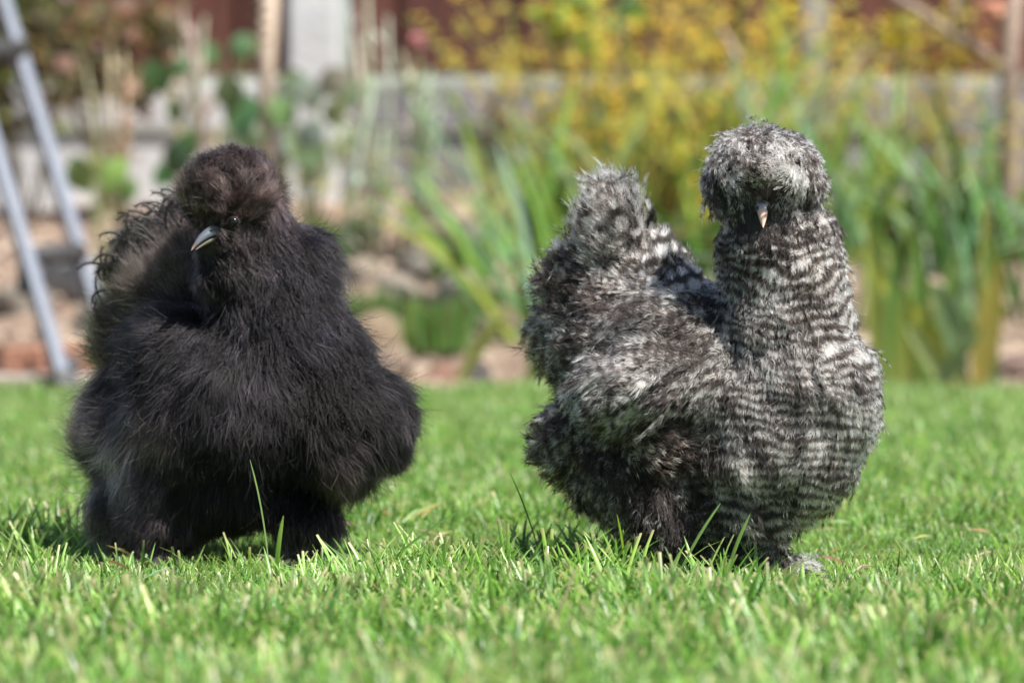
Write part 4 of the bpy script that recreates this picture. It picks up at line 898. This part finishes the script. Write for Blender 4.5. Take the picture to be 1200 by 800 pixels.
# ------------------------------------------------------------------ barred hen
D2 = 2.93; PY2 = 250 + FPX * CAM_H / D2
f2, s2 = px_frame(850, PY2, D2)
hen2 = empty('silkie_hen', (at(850, 600, D2).x, D2, 0), label='grey and white barred silkie hen with round crest, facing the camera', cat='hen', group='silkie hens on the lawn')
spec2 = [
 (950, 290, 12, 32, 42, 44, dict(flow=(.3, 0, -1), len=24, lift=.32, clump=.6, crad=4, jit=.4, bar=(12, .05, .8), tint=(1.05, 1, .97))),
 (868, 280, -2, 25, 34, 32, dict(flow=(-.1, 0, -1), len=22, lift=.35, clump=.6, crad=4, jit=.5, bar=(12, -.1, .7))),
 (720, 290, 118, 40, 36, 58, dict(flow=(-.25, .1, 1), radial=(760, 390, 130), radk=.8, len=44, lift=.30, clump=.6, crad=5, jit=.5, droop=-.15, bar=(21, .45, 0), tint=(1.1, 1.07, 1.05), rot=(0, .15, 0))),
 (775, 330, 112, 42, 36, 34, dict(flow=(.0, .1, 1), radial=(770, 390, 130), radk=.6, len=38, lift=.30, clump=.6, crad=5, jit=.5, droop=-.15, bar=(18, -.1, .2), tint=(1.1, 1.07, 1.05))),
 (680, 345, 130, 30, 34, 36, dict(flow=(-.7, .1, .5), len=32, lift=.45, jit=.6, crad=5, bar=(20, -.2, 0))),
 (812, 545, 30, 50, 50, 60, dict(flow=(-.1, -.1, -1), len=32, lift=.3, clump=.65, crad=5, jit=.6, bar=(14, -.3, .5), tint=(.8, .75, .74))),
 (922, 370, 14, 74, 70, 118, dict(flow=(.05, 0, -1), len=28, lift=.28, clump=.6, crad=4, jit=.4, bar=(12, .2, 1), tint=(1.05, 1, .98))),
 (915, 500, 18, 98, 96, 108, dict(flow=(0, 0, -1), len=30, lift=.28, clump=.6, crad=4.5, jit=.4, bar=(13, .1, 1))),
 (850, 455, 50, 90, 96, 84, dict(flow=(-.4, .1, -.8), len=30, lift=.28, clump=.6, crad=4.5, jit=.4, bar=(12, .1, .7))),
 (740, 420, 110, 84, 90, 78, dict(flow=(-.7, .2, -.4), len=30, lift=.4, clump=.6, crad=5, jit=.5, bar=(13, 0, .3))),
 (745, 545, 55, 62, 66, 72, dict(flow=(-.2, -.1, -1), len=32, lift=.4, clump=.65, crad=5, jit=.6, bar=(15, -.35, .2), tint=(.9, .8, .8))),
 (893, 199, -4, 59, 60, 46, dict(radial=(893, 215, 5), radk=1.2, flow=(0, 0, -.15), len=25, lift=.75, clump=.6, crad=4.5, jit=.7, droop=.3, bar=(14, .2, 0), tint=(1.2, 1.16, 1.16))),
 (850, 215, -5, 22, 30, 28, dict(radial=(880, 190, 5), flow=(0, 0, -.5), radk=.6, len=24, lift=.55, clump=.6, crad=4.5, jit=.6, bar=(12, -.1, 0))),
 (938, 212, -5, 20, 30, 26, dict(radial=(900, 190, 5), flow=(0, 0, -.5), radk=.6, len=22, lift=.5, clump=.6, crad=4.5, jit=.6, bar=(12, -.1, 0))),
 (890, 252, -24, 34, 28, 24, dict(flow=(0, 0, -1), len=9, lift=.3, clump=.4, crad=3, jit=.5, bar=(6, -1.3, 0), tint=(.7, .55, .55))),
 (893, 280, -18, 42, 38, 28, dict(flow=(0, -.1, -1), radial=(892, 258, -40), radk=.6, len=18, lift=.4, clump=.5, crad=3.5, jit=.5, bar=(8.5, -.2, .9), tint=(1, .95, .97))),
 (930, 272, 5, 44, 44, 40, dict(flow=(.4, 0, -1), len=22, lift=.35, clump=.6, crad=4, jit=.5, bar=(9, .1, .6))),
 (918, 318, 12, 72, 66, 56, dict(flow=(.12, 0, -1), len=26, lift=.30, clump=.6, crad=4, jit=.4, bar=(11, .05, 1), tint=(1.05, .98, .95))),
 (922, 375, 14, 78, 74, 60, dict(flow=(.05, 0, -1), len=28, lift=.28, clump=.6, crad=4, jit=.4, bar=(12, .22, 1), tint=(1.05, 1, .98))),
 (938, 445, 10, 86, 88, 76, dict(flow=(0, 0, -1), len=30, lift=.28, clump=.6, crad=4.5, jit=.4, bar=(13, .22, 1))),
 (975, 470, 0, 50, 60, 56, dict(flow=(.25, 0, -1), len=30, lift=.38, clump=.6, crad=4.5, jit=.5, bar=(13, .2, .9))),
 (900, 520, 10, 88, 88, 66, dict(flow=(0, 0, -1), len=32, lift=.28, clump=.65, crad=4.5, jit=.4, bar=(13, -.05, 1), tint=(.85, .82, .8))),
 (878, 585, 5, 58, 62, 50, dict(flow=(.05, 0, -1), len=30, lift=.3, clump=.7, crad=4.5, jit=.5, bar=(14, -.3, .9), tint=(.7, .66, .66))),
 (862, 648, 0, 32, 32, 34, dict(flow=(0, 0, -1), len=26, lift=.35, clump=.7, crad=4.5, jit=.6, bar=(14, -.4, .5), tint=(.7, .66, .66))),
 (900, 630, -10, 17, 24, 40, dict(flow=(.15, 0, -1), len=30, lift=.4, clump=.75, crad=5, jit=.6, bar=(20, .1, .2), tint=(.9, .86, .88))),
 (800, 410, 80, 96, 110, 80, dict(flow=(-.8, .4, -.35), len=30, lift=.3, clump=.65, crad=5, jit=.45, bar=(12, .1, .3))),
 (755, 448, 8, 86, 80, 44, dict(flow=(-.9, .2, -.5), len=30, lift=.32, clump=.75, crad=5, jit=.5, bar=(11, .05, .25), tint=(.95, .95, 1), rot=(0, -.25, 0))),
 (772, 350, 110, 50, 56, 50, dict(flow=(-.3, .2, 1), len=28, lift=.35, clump=.7, crad=5.5, jit=.5, droop=-.2, bar=(13, .3, .4))),
 (715, 368, 120, 50, 56, 50, dict(flow=(-.6, .2, .3), len=32, lift=.5, clump=.55, crad=5.5, jit=.6, droop=.0, bar=(15, -.35, .2), tint=(1, .92, .9))),
 (676, 390, 140, 34, 46, 50, dict(flow=(-.8, .3, -.2), len=36, lift=.6, clump=.35, crad=5, jit=.6, droop=.0, bar=(22, -.35, .0), tint=(1.15, 1.02, .95))),
 (684, 515, 90, 42, 56, 46, dict(flow=(-.7, 0, -.2), radial=(720, 540, 60), radk=.6, len=32, lift=.55, clump=.55, crad=5, jit=.6, bar=(16, -.35, .2), tint=(1.05, .94, .96))),
 (702, 553, 80, 34, 42, 34, dict(flow=(-.6, 0, -.8), len=30, lift=.5, clump=.55, crad=5, jit=.6, bar=(16, -.35, .2), tint=(.9, .82, .82))),
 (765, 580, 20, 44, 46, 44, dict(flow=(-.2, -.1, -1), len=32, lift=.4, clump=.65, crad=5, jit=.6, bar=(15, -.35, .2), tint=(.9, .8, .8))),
 (772, 522, 0, 44, 34, 24, dict(flow=(.4, -.1, -.2), radial=(750, 560, 10), radk=.6, len=30, lift=.5, clump=.55, crad=5, jit=.6, bar=(22, -.45, .1), tint=(1.35, 1.05, 1.0))),
 (826, 530, -18, 12, 12, 20, dict(flow=(.15, -.1, -1), len=34, lift=.35, clump=.8, crad=5, jit=.5, bar=(40, -.4, 0), tint=(1.4, 1.1, 1.05))),
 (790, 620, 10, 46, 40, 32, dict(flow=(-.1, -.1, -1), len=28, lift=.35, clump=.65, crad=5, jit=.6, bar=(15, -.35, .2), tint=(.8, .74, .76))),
 (932, 664, -30, 26, 20, 14, dict(flow=(.7, -.4, 0), len=18, lift=.6, clump=.6, crad=4, jit=.7, bar=(60, 1.2, 0), tint=(1.1, 1.1, 1.15))),
 (896, 678, -10, 22, 20, 8, dict(flow=(.5, -.5, 0), len=18, lift=.5, clump=.6, crad=4, jit=.7, bar=(30, .1, 0), tint=(.8, .8, .85))),
]
blobs2 = build_blobs(spec2, f2, s2)
me2 = body_mesh(blobs2, 'body'); link('body', me2, M_skin_dark, hen2)
def col_barred(pos, ts, I, P, W, L, rg):
    bp_ = sum(W[i][:, None] * np.array(b['bar'], float)[None, :] for i, b in enumerate(blobs2)); per_ = bp_[:, 0] * s2; bias = bp_[:, 1]; coh = bp_[:, 2]
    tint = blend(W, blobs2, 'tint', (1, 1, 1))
    m = len(I); seg = len(ts); Q = pos.reshape(-1, 3); II = np.repeat(I, seg)
    jit_ = rg.normal(0, 1, (len(P), 3)) * .0012; fb_ = rg.normal(0, .42, len(P)) * (1.6 - coh) + .95 * snoise(P, 190, 66) * (1.2 - coh); Q = Q + jit_[II] + np.repeat(rg.normal(0, .0003, (m, 3)), seg, 0)
    warp = snoise(Q, 30, 21) * .010 + snoise(Q, 110, 22) * .0042
    f = np.sin(2 * np.pi * (Q[:, 2] + warp) / (13 * s2)) + .7 * snoise(Q, 150, 61)
    # each feather has its own bars, counted from its tip
    fp = rg.normal(0, .55, len(P)); g = np.sin(2 * np.pi * groom.dist / (per_[I][:, None] * 1.3) + .9 + fp[I][:, None]).ravel() * 1.15
    v = (np.minimum(1, coh[II] * 1.15) * f * 1.25 + (1 - coh[II]) * g + bias[II] + fb_[II] - .62).reshape(m, seg) + rg.normal(0, .18, (m, 1))
    wv = 1 / (1 + np.exp(-v * 8))
    white = np.array([.88, .805, .735]); dark = np.array([.0105, .0070, .0058]); mid = snoise(P, 30, 31)[I][:, None, None]
    white = white * (1 + .14 * mid); c = dark * (1 - wv[..., None]) + white * wv[..., None]
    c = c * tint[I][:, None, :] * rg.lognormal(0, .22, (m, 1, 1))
    # a few rusty feathers on the right side of the neck
    q = np.exp(-np.sum(((P - np.array(f2(962, 320, -60))) / (np.array([16, 60, 22]) * s2)) ** 2, axis=1)) * (rg.random(len(P)) < .55)
    c = c * (1 - q[I][:, None, None] * np.array([.0, .30, .55]))
    return np.clip(c, .006, .85), None
fb = np.array(f2(889, 256, -62)); el = np.array(f2(866, 245, -56)); er = np.array(f2(914, 246, -56))
def keep2(P):
    x_ = np.abs(P[:, 0] / s2 + 850 - 890); y_ = PY2 - P[:, 2] / s2; mask_ = (x_ > 8) & (x_ < 37) & (y_ > 229) & (y_ < 256) & (P[:, 1] / s2 < -28)
    return (~mask_) & (np.linalg.norm((P - fb) / np.array([9, 24, 16]) / s2, axis=1) > 1) & (np.linalg.norm((P - el) / s2, axis=1) > 13) & (np.linalg.norm((P - er) / s2, axis=1) > 13)
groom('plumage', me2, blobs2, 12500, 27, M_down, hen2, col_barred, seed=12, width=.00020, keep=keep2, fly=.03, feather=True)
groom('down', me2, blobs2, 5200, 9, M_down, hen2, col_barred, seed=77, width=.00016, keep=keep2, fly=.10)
beak(hen2, f2(889, 239, -48), (.02, -.62, -.80), 31 * s2, 7 * s2, 7 * s2,
     [(0, (.12, .14, .19)), (.3, (.28, .29, .33)), (.5, (.62, .40, .33)), (1, (.74, .54, .44))], [(0, (.3, .2, .17)), (1, (.6, .45, .36))], .05, .15)
mbw = MB()
bm = bmesh.new(); bmesh.ops.create_uvsphere(bm, u_segments=14, v_segments=10, radius=1); cm = bpy.data.meshes.new('comb'); cm1 = bpy.data.meshes.new('comb')
for v in bm.verts: v.co *= 1 + .14 * math.sin(v.co.x * 9) * math.sin(v.co.z * 8)
bm.to_mesh(cm); bm.to_mesh(cm1); bm.free()
cb_ = link('comb', cm, plain('comb_skin', (.035, .018, .02), .6), hen2); cb_.location = f2(892, 222, -55); cb_.scale = (8 * s2, 5 * s2, 11 * s2)
eye(hen2, Vector(f2(867, 245, -40)), 6 * s2, (-.4, -1, 0)); eye(hen2, Vector(f2(914, 246, -40)), 6 * s2, (.4, -1, 0))
foot(hen2, f2(868, PY2, 0), -.1); foot(hen2, f2(915, PY2, -6), .6)

# long feathers of the folded wing, hanging over the thigh
def keep_wing(P):
    x = P[:, 0] / s2 + 850; y = PY2 - P[:, 2] / s2
    return (x < 828) & (x > 700) & (y > 400 + (828 - x) * .10) & (y < 500 - (828 - x) * .22) & (P[:, 1] / s2 < 60)
wb = [dict(b) for b in blobs2]
for b in wb: b.update(len=50 * s2, lift=.16, jit=.2, droop=.25, flow=(-.85, -.1, -.75), bar=(15, .25, .15), tint=(1, 1, 1)); b.pop('radial', None)
def col_wing(*a):
    c, al = col_barred(*a); return c, al
# large tail feathers of the barred hen: long shafts with dense barbs, white centres and dark edges
def keep_tail(P):
    x = P[:, 0] / s2 + 850; y = PY2 - P[:, 2] / s2
    return (x < 832) & (y < 352 - .0 * x) & (x > 640) & (P[:, 1] / s2 < 150)
def col_tail(pos, ts, I, P, W, L, rg):
    m = len(I); seg = len(ts); fp = rg.normal(0, .8, len(P)); per0 = 31 * s2
    d = groom.dist / per0; v = 2.1 * np.sin(2 * np.pi * d + fp[I][:, None] + 1.3) + .45 + rg.normal(0, .5, len(P))[I][:, None] - 4.2 * np.maximum(0, ts[None, :] - .5) / .5 + rg.normal(0, .15, (m, 1))
    wv = 1 / (1 + np.exp(-v * 5)); c = np.array([.008, .006, .005]) * (1 - wv[..., None]) + np.array([.84, .80, .76]) * wv[..., None]
    return np.clip(c * rg.lognormal(0, .15, (m, 1, 1)), .006, .9), None
tb = [dict(b) for b in blobs2]
for b in tb: b['len'] = 42 * s2; b['lift'] = .30; b['jit'] = .2; b['droop'] = -.1; b['flow'] = (-.22, .05, 1); b.pop('radial', None)
groom('tail_feathers', me2, tb, 1150, 290, M_down, hen2, col_tail, seed=31, width=.00024, keep=keep_tail, fly=.006, feather=True, vw=.46)
groom('wing_feathers', me2, wb, 1500, 150, M_down, hen2, col_wing, seed=41, width=.00022, keep=keep_wing, fly=.015, feather=True)
